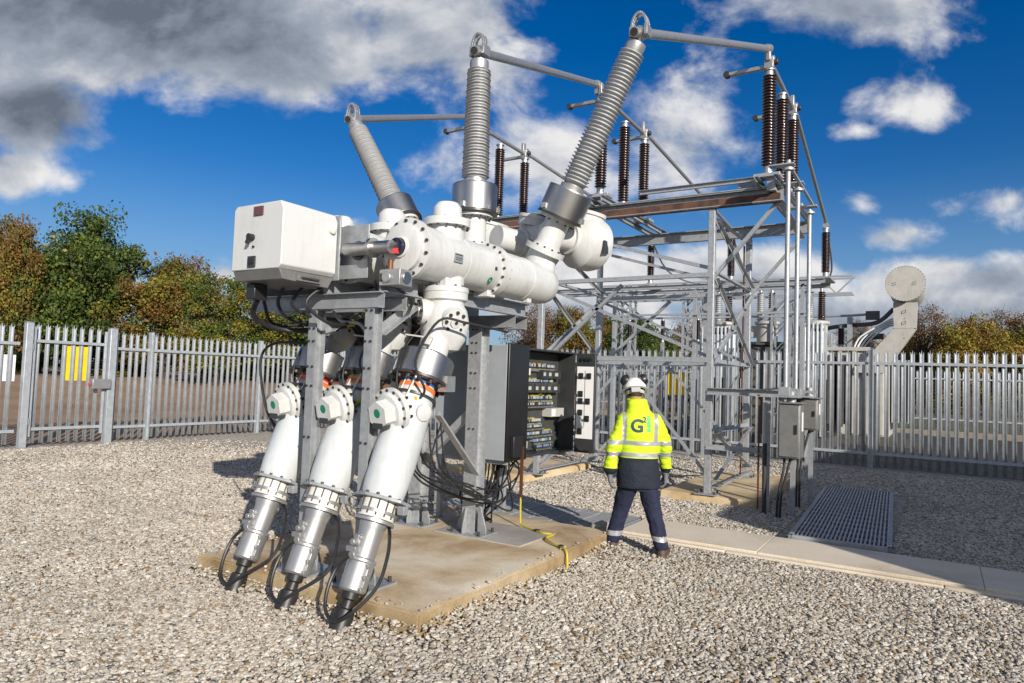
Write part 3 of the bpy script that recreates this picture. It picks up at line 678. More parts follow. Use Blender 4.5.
    pt = MB(steel); pt.lathe(at(1.885), A, [(0, 0), (0, .215), (.012, .223), (.21, .223), (.222, .215), (.222, 0)], 44); pt.use(bolt); pt.lathe(at(1.885), A, [(0, .13), (0, .234), (.022, .234), (.022, .13)], 40); pt.bolts(at(1.885), -A, .20, 14, .016, .03); pt.use(alu); pt.box(at(1.89) + V((.2, .09, 0)), (.09, .10, .12)); obj('metal_collar', pt, o, angle=18)
    st = MB(whiteplastic); st.ext(at(1.77) + V((.05, -.165, 0)), at(2.2) + V((.16, -.16, .06)), Rsec(.022, .012)); st.ext(at(1.79) + V((-.04, -.15, 0)), at(2.15) + V((.07, -.19, .03)), Rsec(.006, .006)); st.ext(at(2.2) + V((.16, -.16, .06)), at(2.2) + V((-.12, -.16, .09)), Rsec(.02, .012)); obj('strut', st, o)
    cb = MB(black); cb.tube([at(1.77) + V((.13, -.09, 0)), at(1.85) + V((.20, -.16, 0)), at(2.05) + V((.14, -.28, .02)), at(2.3) + V((.20, -.20, .1)), at(2.35) + V((.34, -.05, .05)), at(2.3) + V((.5, .3, .05))], .010, 8, 6)
    cb.tube([at(1.78) + V((.0, -.17, 0)), at(1.95) + V((-.02, -.26, 0)), at(2.2) + V((-.06, -.22, 0)), at(2.45) + V((-.02, -.1, 0))], .006, 6, 5)
    obj('control_lead', cb, o)
    # voltage transformer drum on the far side of the bushing
    vt = MB(white); d = V((.35, .93, -.05)).normalized(); q = P(5.98, 3.20, .02)
    vt.lathe(q, d, [(0, 0), (0, .13), (.30, .13), (.30, .165), (.34, .165), (.36, .19), (.41, .26), (.45, .29), (.64, .29), (.70, .27), (.73, .22), (.75, .22), (.75, 0)], 40); vt.use(darkm); vt.box(q + d * .55 + V((.28, -.08, -.08)), (.012, .10, .13)); vt.use(white); vt.lathe(q + d * .53 + V((0, 0, .215)), V((.25, 0, 1)), [(0, 0), (0, .20), (.08, .20), (.08, .215), (.115, .215), (.115, 0)], 28)
    vo = obj('voltage_transformer', vt, GIS)
    ob = MB(orange); ob.lathe(q + d * .345, d, [(0, .12), (0, .171), (.02, .171), (.02, .12)], 36); obj('orange_band', ob, vo)
for k in range(3): phase(k)
TOPS = []
for base, top, lb in (((-3.385, 5.97, 2.99), (-2.41, 5.97, 5.02), 'nearest bushing leaning to the right'), ((-3.97, 5.55, 2.97), (-3.97, 5.54, 5.0), 'middle bushing standing upright'), ((-5.10, 6.0, 3.15), (-6.20, 6.0, 4.85), 'rear bushing leaning to the left')):
    o, tp = bushing(base, top, lb); TOPS.append(tp)
el = MB(white)
for k, q in enumerate(((-3.40, 5.97, 2.96), (-3.97, 5.55, 2.94), (-5.06, 6.0, 3.10))):
    el = MB(white); el.cyl((PX[k], q[1] - .02, TUBE_Z), q, .135, 28); obj('elbow', el, GIS)
# motor drive box in front of the phases, its plate, shaft and gear
m = MB(boxwhite)
m.prism([(.0, .0), (.52, .0), (.555, .03), (.555, .43), (.525, .49), (.03, .49), (.0, .46)], (-4.51, 3.20, 2.44), V((1, 0, 0)), V((0, 0, 1)), -.52)
mo = obj('motor_drive_box', m, GIS, bevel=.008)
mo_hood = MB(boxgrey)
mo_hood.prism([(0, 0), (.51, 0), (.46, -.085), (.03, -.07)], (-3.972, 3.205, 2.437), V((0, 1, 0)), V((0, 0, 1)), -.52)
obj('base_tray', mo_hood, mo, bevel=.004)
hd = MB(steel); hd.tube([(-3.965, 3.38, 2.405), (-3.93, 3.38, 2.398), (-3.93, 3.54, 2.398), (-3.965, 3.54, 2.405)], .007, 8); hd.use(boxgrey); hd.bb(-3.97, -3.952, 3.35, 3.57, 2.37, 2.425); obj('handle', hd, mo)
k_ = MB(maroon); k_.bb(-4.27, -4.17, 3.188, 3.198, 2.84, 2.905); obj('plaque', k_, mo)
k_ = MB(blackp); k_.cyl((-4.28, 3.20, 2.68), (-4.28, 3.16, 2.68), .026, 16); k_.ext((-4.28, 3.17, 2.68), (-4.295, 3.162, 2.63), Rsec(.03, .02)); k_.cyl((-4.26, 3.20, 2.61), (-4.26, 3.186, 2.61), .008, 8); obj('handle', k_, mo)
k_ = MB(darkm); k_.bb(-4.31, -4.23, 3.186, 3.198, 2.46, 2.54); k_.use(blackp); k_.cyl((-4.27, 3.186, 2.50), (-4.27, 3.178, 2.50), .022, 14); obj('lock', k_, mo)
k_ = MB(whiteplastic); k_.lathe((-3.953, 3.66, 2.80), (1, 0, 0), [(0, 0), (0, .034), (.02, .03), (.03, .015), (.03, 0)], 18); obj('cap', k_, mo)
pl = MB(galvd); pl.bb(-4.5, -3.93, 3.725, 3.74, 2.42, 2.93); pl.bb(-4.3, -3.70, 3.80, 3.812, 2.44, 2.86); pl.use(darkm); pl.cyl((-3.80, 3.799, 2.655), (-3.80, 3.79, 2.655), .075, 20)
obj('mounting_plate', pl, GIS, bevel=.004)
sh = MB(steel); sh.cyl((-3.86, 3.73, 2.655), (-3.40, 3.73, 2.645), .05, 18); sh.lathe((-3.60, 3.73, 2.65), (1, 0, 0), [(0, .042), (0, .075), (.03, .075), (.03, .042)], 20); obj('drive_shaft', sh, GIS)
ge = MB(alu); ge.bb(-3.50, -3.30, 3.72, 3.86, 2.36, 2.48); ge.cyl((-3.42, 3.72, 2.42), (-3.42, 3.70, 2.42), .04, 18); ge.use(copper); ge.cyl((-3.44, 3.77, 2.48), (-3.44, 3.77, 2.56), .022, 12); ge.use(steel); ge.cyl((-3.30, 3.79, 2.42), (-3.285, 3.79, 2.42), .045, 20); ge.use(darkm); ge.bb(-3.49, -3.46, 3.712, 3.72, 2.39, 2.45); obj('gear_housing', ge, GIS, bevel=.008)
# support frame
for Y, lx, lw in ((3.77, (-3.58, -4.185), .085), (5.62, (-3.90, -4.60), .15)):
    for X in lx:
        hh = .10 if lw < .1 else .15; f = MB(galvd if lw < .1 else galv); f.ext((X, Y, .18), (X, Y, 2.198), Isec(lw, hh, .010), up=(0, 1, 0))
        f.use(bolt)
        for z in (1.2, 1.6, 1.75, 1.95, 2.05, 2.18):
            for dx in (-.026, .026): f.cyl((X + dx, Y - hh / 2, z), (X + dx, Y - hh / 2 - .012, z), .010, 6)
        lo = obj('leg', f, GIS)
        bp = MB(galvd); bp.bb(X - .20, X + .20, Y - .16, Y + .16, .166, .186)
        for sx in (-1, 1): bp.prism([(0, 0), (.10, 0), (.10, .05), (.03, .26), (0, .26)], (X + sx * (lw / 2 + .003), Y - .008, .187), V((sx, 0, 0)), V((0, 0, 1)), .016)
        for sy in (-1, 1): bp.prism([(0, 0), (.07, 0), (.07, .05), (.02, .24), (0, .24)], (X - .008, Y + sy * (hh / 2 + .003), .187), V((0, sy, 0)), V((0, 0, 1)), .016)
        bp.use(bolt)
        for sx in (-1, 1):
            for sy in (-1, 1): bp.cyl((X + sx * .16, Y + sy * .12, .186), (X + sx * .16, Y + sy * .12, .225), .016, 6)
        obj('base_plate', bp, lo, bevel=.002)
for X in (-3.52, -4.12, -4.42, -4.85):
    for ya, yb in (((3.75, 4.18), (4.76, 5.85)) if X > -3.7 else ((3.75, 5.9),)): f = MB(galvd); f.ext((X, ya, 2.385), (X, yb, 2.385), Csec(.06, .13, .008), up=(0, 0, 1)); obj('longitudinal_beam', f, GIS)
for Y in (3.77, 4.02, 5.62, 5.84):
    f = MB(galvd); f.ext((-5.0, Y, 2.26), (-3.48, Y, 2.26), Csec(.06, .12, .008), up=(0, 0, 1)); obj('cross_beam', f, GIS)
for (a, b) in (((-3.58, 3.83, 2.0), (-3.58, 4.3, 2.3)), ((-4.185, 3.83, 2.0), (-4.185, 4.3, 2.3)), ((-3.86, 4.9, 1.35), (-3.86, 5.55, .75)), ((-4.6, 5.55, 1.5), (-4.4, 4.6, .75)), ((-3.95, 5.62, 1.35), (-4.55, 5.62, .8))):
    f = MB(galv); f.ext(a, b, Lsec(.07, .008), up=(0, 0, 1)); obj('brace', f, GIS)
gx = MB(darkm); gx.bb(-4.9, -3.75, 4.5, 5.2, 1.95, 2.2); obj('gas_density_box', gx, GIS, bevel=.01)
c = MB(black)
rnd = random.Random(4)
for i in range(4):
    x0 = -4.5 + .16 * i; c.tube([(x0, 3.5 + .05 * i, 2.36), (x0 - .05, 3.55, 2.22), (x0 - .12 + .05 * i, 3.75, 2.08 + .03 * (i % 3)), (-4.2 + .06 * i, 4.1, 2.12), (-4.3 + .05 * i, 4.4, 1.9)], .014, 8, 6)
c.tube([(-4.45, 3.4, 2.25), (-4.6, 3.5, 2.12), (-4.55, 3.8, 2.04), (-4.2, 4.1, 2.1)], .022, 8, 6)
c.tube([(-4.6, 4.1, 1.95), (-4.95, 4.0, 1.95), (-5.08, 3.95, 1.8), (-5.05, 4.0, 1.4), (-4.95, 4.05, 1.2)], .012, 8, 6)
c.tube([(-3.75, 4.15, 2.3), (-3.6, 4.05, 2.1), (-3.5, 4.1, 2.28), (-3.45, 3.8, 2.38)], .012, 8, 6); c.tube([(-3.8, 4.13, 2.3), (-3.7, 4.0, 2.15), (-3.62, 3.8, 2.42)], .012, 8, 6)
c.use(yellowt); c.box((-4.1, 4.05, 2.12), (.05, .04, .06)); c.box((-3.86, 4.02, 2.22), (.1, .04, .05)); c.use(greyplug); c.tube([(-4.15, 3.9, 2.2), (-4.05, 3.9, 2.12), (-3.9, 3.95, 2.1), (-3.88, 4.05, 1.98)], .013, 8, 6)
obj('wiring', c, GIS)
jb = MB(blackp); jb.bb(-4.46, -4.36, 3.3, 3.42, 2.24, 2.36); obj('junction_box', jb, GIS, bevel=.008)
# loose earth leads looping at the foot of each cable
A = V((0, .79, 1.82)).normalized()
for k, lb in enumerate(('thick black cable loop hanging at the foot of the nearest cable', 'thick black cable loop hanging at the foot of the middle cable', 'thick black cable loop hanging at the foot of the rear left cable')):
    B = V((PX[k], PY[k], 0)); at = lambda s: B + A * (s - .09)
    w = .25 if k == 0 else .34
    pts = [at(.60) + V((-.02, -.13, -.01)), at(.50) + V((-.10, -.12, 0)), at(.36) + V((-.11, -.13, 0)), at(.24) + V((-.06, -.14, -.01)), at(.19) + V((.05, -.14, -.01)), at(.26) + V((.17, -.13, 0)), at(.42) + V((w, -.06, 0)), at(.60) + V((w * .85, .0, 0)), at(.72) + V((w * .55, .05, 0)), at(.76) + V((.05, .12, 0))]
    mb = MB(black); mb.tube(pts, .0125, 10, 8)
    tag(obj('cable_loop', mb, org=(B.x, B.y, 0)), lb, 'cable', 'black cable loops at the cable feet')
t = MB(yellowc); at = lambda s: V((PX[1], PY[1], 0)) + A * (s + .03)
t.tube([at(1.50) + V((-.13, -.14, 0)), at(1.45) + V((-.03, -.19, 0)), at(1.52) + V((.08, -.18, 0)), at(1.62) + V((.15, -.10, 0)), at(1.66) + V((.2, 0, 0))], .013, 8, 6); t.use(green); t.tube([at(1.515) + V((-.10, -.145, 0)), at(1.47) + V((.0, -.19, 0)), at(1.50) + V((.09, -.175, 0)), at(1.6) + V((.16, -.08, 0))], .008, 6, 6)
tag(obj('earth_cable', t, org=at(1.5)), 'yellow and green earth cable draped under the middle round cover', 'cable')
mb = MB(black); rr = random.Random(5)
for i in range(8):
    y0 = 4.9 + rr.uniform(0, .5); x0 = -3.72 + rr.uniform(-.2, .1)
    mb.tube([(x0 - .05, 4.75 + rr.uniform(-.15, .1), 1.3), (x0 - .02, 4.75 + rr.uniform(-.15, .1), .9), (x0, y0 + .1, .62 + rr.uniform(-.08, .08)), (-3.8 + rr.uniform(-.1, .2), 5.9, .48 + rr.uniform(-.1, .1)), (-3.95 + rr.uniform(-.2, .2), 6.35, .7), (-3.95 + rr.uniform(-.2, .2), 6.4, .9)], .009, 6, 6)
tag(obj('cable_bundle', mb, org=(-3.7, 5.6, .3)), 'bundle of thin black cables sagging behind the nearest cable termination', 'cables')
# ------------------------------------------------------------------ gantry, disconnectors, busbars
def gantry():
    t = thing('steel_gantry', 'tall braced galvanised steel gantry carrying brown insulators, right of the switchgear', 'gantry', (-4.6, 11, .1))
    LX = (-2.86, -5.75); YN, YF = 10.12, 12.45; Z = 4.26
    for X in LX:
        for Y in (YN, YF):
            b = MB(galv); b.ext((X, Y, .125), (X, Y, Z + .087), Rsec(.095, .095), up=(0, 1, 0)); l = obj('leg', b, t, bevel=.006)
            p = MB(galvd); p.bb(X - .16, X + .16, Y - .13, Y + .13, .112, .13); p.use(bolt)
            for sx in (-.12, .12):
                for sy in (-.09, .09): p.cyl((X + sx, Y + sy, .13), (X + sx, Y + sy, .165), .014, 6)
            obj('base_plate', p, l)
    for Y, m2 in ((YN, rust), (YF, galvd)):
        b = MB(galvd); b.ext((-8.2, Y, Z + .19), (-1.86, Y, Z + .19), Csec(.09, .20, .014), up=(0, 0, 1))
        o = obj('main_beam', b, t)
        if m2 is rust:
            w = MB(rust); w.bb(-8.15, -1.9, Y - .088, Y - .004, Z + .074, Z + .086); w.bb(-8.15, -1.9, Y - .075, Y - .018, Z + .107, Z + .205); obj('copper_tape', w, o)
            w = MB(galv); w.bb(-8.0, -1.95, Y - .10, Y - .02, Z + .295, Z + .31); w.ext((-4.0, Y - .06, Z + .43), (-2.1, Y - .06, Z + .43), Csec(.05, .07, .006), up=(0, 0, 1)); obj('operating_rod', w, o)
    for X in (-2.05, -4.65, -7.25):
        for dx in (-.13, .13):
            b = MB(galvd); b.ext((X + dx, 9.72, Z + .335), (X + dx, 12.75, Z + .335), Csec(.05, .09, .007), up=(0, 0, 1)); obj('cross_channel', b, t)
    for Y in (YN, YF):
        for z in (3.30, 2.04):
            b = MB(galv); b.ext((LX[1], Y - .07, z), (LX[0], Y - .07, z), Lsec(.075, .009), up=(0, 0, 1)); obj('horizontal_strut', b, t)
        for a, c in (((-5.55, 4.2), (-2.95, 3.45)), ((-5.7, 3.25), (-2.9, 2.1)), ((-5.7, 2.0), (-4.3, 3.25)), ((-4.3, 1.98), (-2.9, .35)), ((-4.3, 1.98), (-5.7, .35)), ((-2.84, 3.3), (-1.95, 4.33))):
            b = MB(galv); b.ext((a[0], Y + .06, a[1]), (c[0], Y + .06, c[1]), Lsec(.052, .008), up=(0, 1, 0)); obj('diagonal_brace', b, t)
    for X in LX:
        for z in (4.2, 3.38, 2.04, 1.0):
            b = MB(galv); b.ext((X, YN, z), (X, YF, z), Lsec(.065, .008), up=(0, 0, 1)); obj('horizontal_strut', b, t)
        for a, c in (((YN, 4.15), (YF, 3.45)), ((YN, 3.3), (YF, 2.1)), ((YF, 3.3), (YN, 2.1)), ((YN, .3), (YF, 1.0)), ((YF, .3), (YN, 1.0)), ((YN, .22), (YF, .24))):
            b = MB(galv); b.ext((X + .06, a[0], a[1]), (X + .06, c[0], c[1]), Lsec(.055, .008), up=(1, 0, 0)); obj('diagonal_brace', b, t)
    b = MB(galv); b.ext((-2.86, 10.0, 1.62), (-1.72, 10.0, 1.62), Csec(.08, .10, .008), up=(0, 0, 1)); b.ext((-2.86, 12.0, 1.62), (-1.72, 12.0, 1.62), Csec(.08, .10, .008), up=(0, 0, 1)); b.ext((-1.85, 10.0, 1.64), (-1.85, 12.0, 1.64), Csec(.06, .08, .008), up=(0, 0, 1)); obj('cabinet_arm', b, t)
    b = MB(galv); b.ext((-1.98, 10.0, .0), (-1.98, 10.0, 1.6), Lsec(.07, .008)); b.ext((-2.86, 10.0, .78), (-1.98, 10.0, .78), Lsec(.07, .008), up=(0, 0, 1)); obj('cabinet_post', b, t)
    b = MB(galv); b.box((-2.0, 10.1, Z + .32), (.12, .3, .2)); b.box((-2.35, 10.3, Z + .36), (.35, .2, .16)); b.bb(-1.95, -1.62, 9.48, 9.62, Z + .42, Z + .44); b.bb(-1.95, -1.62, 10.2, 10.4, Z + .36, Z + .38); b.bb(-1.95, -1.55, 11.0, 11.16, Z + .2, Z + .22); b.ext((-1.7, 9.5, Z + .44), (-1.62, 11.1, Z + .24), Rsec(.04, .03)); b.ext((-1.95, 10.1, Z + .1), (-1.95, 11.9, Z - .1), Lsec(.1, .01)); obj('linkage', b, t, bevel=.004)
    b = MB(copper); b.ext((-2.12, 9.98, .0), (-2.12, 9.98, 1.6), Rsec(.025, .004)); obj('earth_tape', b, t); b = MB(copper); b.ext((-2.93, YF - .06, .1), (-2.93, YF - .06, 4.2), Rsec(.03, .005)); obj('earth_tape', b, t)
    return t
gantry()
def post_insulator(mb, p, h, r=.082):
    p = V(p); mb.use(alu); mb.lathe(p, (0, 0, 1), [(0, 0), (0, r * 1.05), (.02, r * 1.05), (.02, r * .72), (.12, r * .72), (.12, 0)], 20); mb.lathe(p + V((0, 0, h - .1)), (0, 0, 1), [(0, 0), (0, r * .7), (.08, r * .7), (.08, r * .95), (.1, r * .95), (.1, 0)], 20)
    mb.use(brownp); mb.lathe(p + V((0, 0, .11)), (0, 0, 1), rib_profile(h - .2, r * 1.18, r * 1.18, 30, .70), 20)
IY = (9.98, 10.92, 11.86); ZB = 4.72; HI = 1.52
for k, X in enumerate((-2.05, -4.65, -7.25)):
    t = thing('disconnector', ('right hand disconnector on three brown insulators at the gantry end', 'middle disconnector on three brown insulators, behind the leaning bushing', 'left hand disconnector on brown insulators, behind the upright bushing')[k], 'disconnector', (X, 10.9, 4.65), 'disconnectors on top of the gantry')
    for Y in IY:
        mb = MB(brownp); post_insulator(mb, (X, Y, ZB), HI); obj('insulator', mb, t, angle=60)
        b = MB(galv); b.bb(X - .18, X + .18, Y - .11, Y + .11, ZB - .055, ZB - .003); obj('base_plate', b, t, bevel=.004)
    zt = ZB + HI
    b = MB(alu); b.cyl((X, 9.9, zt + .13), (X, 11.95, zt + .09), .036, 14); obj('blade', b, t)
    for Y in (9.98, 11.86):
        c = MB(alu); c.box((X, Y, zt + .06), (.13, .16, .12)); c.cyl((X - .06, Y, zt + .14), (X + .07, Y, zt + .14), .06, 14); c.box((X, Y - .07, zt + .2), (.06, .09, .2)); c.bb(X - .62, X - .05, Y - .035, Y + .035, zt + .02, zt + .075); c.use(bolt); c.cyl((X - .60, Y - .045, zt + .05), (X - .60, Y + .045, zt + .05), .05, 14); c.cyl((X + .05, Y, zt + .1), (X + .12, Y, zt + .1), .045, 12); obj('contact', c, t, bevel=.008)
# aluminium busbars from the bushings up to the disconnectors
lbs = ('aluminium busbar from the right leaning bushing to the right disconnector', 'aluminium busbar from the upright bushing to the middle disconnector', 'aluminium busbar from the left leaning bushing to the left disconnector')
ends = [(-2.06, 9.9, ZB + HI + .28), (-4.72, 9.9, ZB + HI + .3), (-7.33, 9.95, ZB + HI + .24)]
for k in range(3):
    a = V(TOPS[k]) + V((0, 0, .02)); b = V(ends[k]); d = (b - a).normalized()
    t = thing('busbar', lbs[k], 'busbar', a, 'busbars above the switchgear')
    m = MB(alu); m.cyl(a - d * .14, b + d * .06, .046, 18); obj('bar', m, t)
    m = MB(alu); m.lathe(a - d * .03, d, [(0, .046), (0, .064), (.10, .064), (.10, .046)], 18); obj('clamp', m, t); m = MB(alu); m.lathe(b - d * .05, d, [(0, .046), (0, .062), (.11, .062), (.11, .046)], 18); m.box(b + V((0, .02, -.09)), (.07, .08, .14)); obj('clamp', m, t); m = MB(bolt); m.lathe(a - d * .145, d, [(0, 0), (0, .038), (.004, .038), (.004, 0)], 16); obj('end_cap', m, t)
# lower busbars going down to the second frame
IN2 = [(-2.0, 15.5, 4.03, 1.05), (-3.95, 15.5, 4.05, 1.05), (-5.84, 15.5, 4.07, 1.0)]
for k, X in enumerate((-2.05, -4.65, -7.25)):
    q = IN2[k]; a = V((X, 11.9, ZB + HI + .1)); b = V((q[0], q[1], q[2] + q[3] + .1))
    m = MB(alu); m.tube([a, a + V((0, .25, .02)), b + V((0, -.1, .05)), b], .034, 12)
    tag(obj('dropper_bar', m, org=a), ('sloping aluminium dropper bar at the far right, down to the end insulator', 'sloping aluminium dropper bar from the middle disconnector', 'sloping aluminium dropper bar from the left disconnector')[k], 'busbar', 'dropper bars behind the gantry')
    m = MB(brownp); post_insulator(m, q[:3], q[3], .075); m.use(alu); m.cyl((q[0], q[1] - .06, q[2] + q[3] + .06), (q[0], q[1] + .08, q[2] + q[3] + .06), .06, 12)
    tag(obj('post_insulator', m, org=q[:3], angle=60), ('brown post insulator on the right end bracket of the rear frame', 'brown post insulator on the rear frame, seen between gantry posts', 'brown post insulator on the left part of the rear frame')[k], 'insulator', 'post insulators on the rear frame')
    m = MB(alu); m.tube([(q[0], q[1] + .05, q[2] + q[3] + .05), (q[0] - .15, q[1] + 2.2, q[2] + .5), ((-2.92, 21.9, 4.72), (-4.29, 21.75, 4.72), (-5.62, 21.9, 4.72))[k]], .022, 8, 5)
    tag(obj('dropper_bar', m, org=q[:3]), ('thin connection from the right rear insulator down to the transformer', 'thin connection from the middle rear insulator down to the transformer', 'thin connection from the left rear insulator down to the transformer')[k], 'busbar', 'connections down to the transformer')
t = thing('support_frame', 'rear galvanised steel frame carrying the lower insulators, before the fence', 'frame', (-4.5, 15.5, 0))
for X in (-2.35, -4.6, -6.9):
    for Y in (15.1, 15.9):
        b = MB(galv); b.ext((X, Y, 0), (X, Y, 3.85), Lsec(.07, .008), up=(0, 1, 0)); obj('leg', b, t)
    for z0, z1 in (((.3, 1.2), (1.2, 2.1), (2.1, 3.0), (3.0, 3.8)) if X > -3 else ()):
        b = MB(galv); b.ext((X + .03, 15.1, z0), (X + .03, 15.9, z1), Lsec(.05, .006), up=(1, 0, 0)); obj('diagonal_brace', b, t)
for Y in (15.1, 15.9):
    b = MB(galv); b.ext((-8.3, Y, 3.91), (-1.95, Y, 3.91), Csec(.05, .09, .008), up=(0, 0, 1)); obj('main_beam', b, t)
    b = MB(galv); b.ext((-7.0, Y, 3.25), (-2.3, Y, 3.25), Lsec(.05, .006), up=(0, 0, 1)); obj('horizontal_strut', b, t)
    for i in (0, 5):
        x0 = -6.9 + i * .76; b = MB(galv); b.ext((x0, Y, 3.25 if i % 2 else 3.85), (x0 + .76, Y, 3.85 if i % 2 else 3.25), Lsec(.045, .005), up=(0, 1, 0)); obj('diagonal_brace', b, t)
for q in IN2: b = MB(galv); b.bb(q[0] - .14, q[0] + .14, 15.05, 15.95, 3.966, 4.0); b.bb(q[0] - .09, q[0] + .09, 15.4, 15.6, 4.002, q[2] - .002); obj('insulator_bracket', b, t)
# drive rods and cabinets
for (X, Y, z1, lb) in ((-1.70, 9.55, 4.75, 'left of the three vertical galvanised drive rods'), (-1.70, 10.3, 4.66, 'middle of the three vertical galvanised drive rods'), (-1.66, 11.08, 4.5, 'right of the three vertical galvanised drive rods, farthest back')):
    m = MB(galv); m.cyl((X, Y, 1.55), (X, Y, z1), .031, 16); m.lathe((X, Y, z1 - .14), (0, 0, 1), [(0, .036), (0, .075), (.03, .075), (.03, .036)], 16)
    tag(obj('drive_rod', m, org=(X, Y, 1.55)), lb, 'rod', 'vertical drive rods')
def drive_cab(label, x, y, z0, w, d, h):
    t = thing('drive_cabinet', label, 'cabinet', (x, y, z0))
    m = MB(boxgrey); m.bb(x - w/2, x + w/2, y - d/2, y + d/2, z0, z0 + h); obj('body', m, t, bevel=.012)
    m = MB(boxgrey); m.bb(x - w/2 - .02, x + w/2 + .03, y - d/2 - .03, y + d/2 + .02, z0 + h + .002, z0 + h + .022); obj('roof', m, t, bevel=.004)
    m = MB(boxgrey); m.bb(x - w/2 + .015, x + w/2 - .015, y - d/2 - .016, y - d/2 - .003, z0 + .02, z0 + h - .03); o = obj('door', m, t, bevel=.006)
    m = MB(blackp); m.bb(x + w/2 - .06, x + w/2 - .035, y - d/2 - .032, y - d/2 - .016, z0 + h * .45, z0 + h * .62); m.use(signwhite); m.bb(x + w/2 + .003, x + w/2 + .008, y - .05, y + .05, z0 + h * .5, z0 + h * .85); obj('handle', m, o)
    m = MB(galvd); m.lathe((x, y, z0 + h + .022), (0, 0, 1), [(0, 0), (0, .06), (.04, .06), (.04, .045), (.14, .045), (.14, 0)], 14); m.box((x, y, z0 + h + .1), (.2, .1, .03)); obj('coupling', m, t)
    m = MB(galvd); m.bb(x - .03, x + .03, y + d/2 + .002, y + d/2 + .05, .0, z0 + h); obj('stand', m, t)
    m = MB(black)
    for i in range(2): m.tube([(x - .08 + .09 * i, y, z0 + .02), (x - .08 + .05 * i, y - .02, z0 - .15), (x - .14 + .04 * i, y - .04, z0 - .5), (x - .16 + .04 * i, y - .03, -.02)], .016, 8, 5)
    obj('cables', m, t)
b = MB(galvd); b.bb(-1.80, -1.52, 9.44, 9.70, 1.58, 1.60); b.bb(-1.78, -1.64, 9.48, 9.64, 1.602, 1.72); b.bb(-1.80, -1.5, 10.18, 10.42, 1.58, 1.6); b.bb(-1.76, -1.62, 10.24, 10.38, 1.602, 1.70); b.bb(-1.78, -1.5, 10.96, 11.2, 1.5, 1.52); b.bb(-1.72, -1.6, 11.0, 11.14, 1.522, 1.65); b.ext((-1.78, 9.5, 1.56), (-1.70, 11.2, 1.49), Csec(.05, .07, .006), up=(0, 0, 1)); b.ext((-1.95, 9.75, 1.66), (-1.55, 9.62, 1.62), Rsec(.03, .02)); b.ext((-2.15, 9.9, 1.66), (-1.75, 9.6, 1.7), Rsec(.025, .02))
tag(obj('gear_linkage', b, org=(-1.65, 10.2, 1.5), bevel=.003), 'grey steel gear brackets and levers at the foot of the vertical rods', 'linkage')
drive_cab('front grey steel drive cabinet under the vertical rods', -1.63, 9.58, .80, .27, .30, .70)
drive_cab('rear grey steel drive cabinet, higher and behind the front one', -1.56, 10.6, 1.12, .26, .30, .44)
m = MB(darkm); m.cyl((-1.98, 9.7, -.05), (-1.98, 9.7, .95), .03, 12); m.use(greyplug); m.cyl((-1.98, 9.7, .95), (-1.98, 9.7, 1.5), .028, 12); tag(obj('cable_duct', m, org=(-1.98, 9.7, 0)), 'vertical dark conduit rising beside the front drive cabinet', 'conduit')
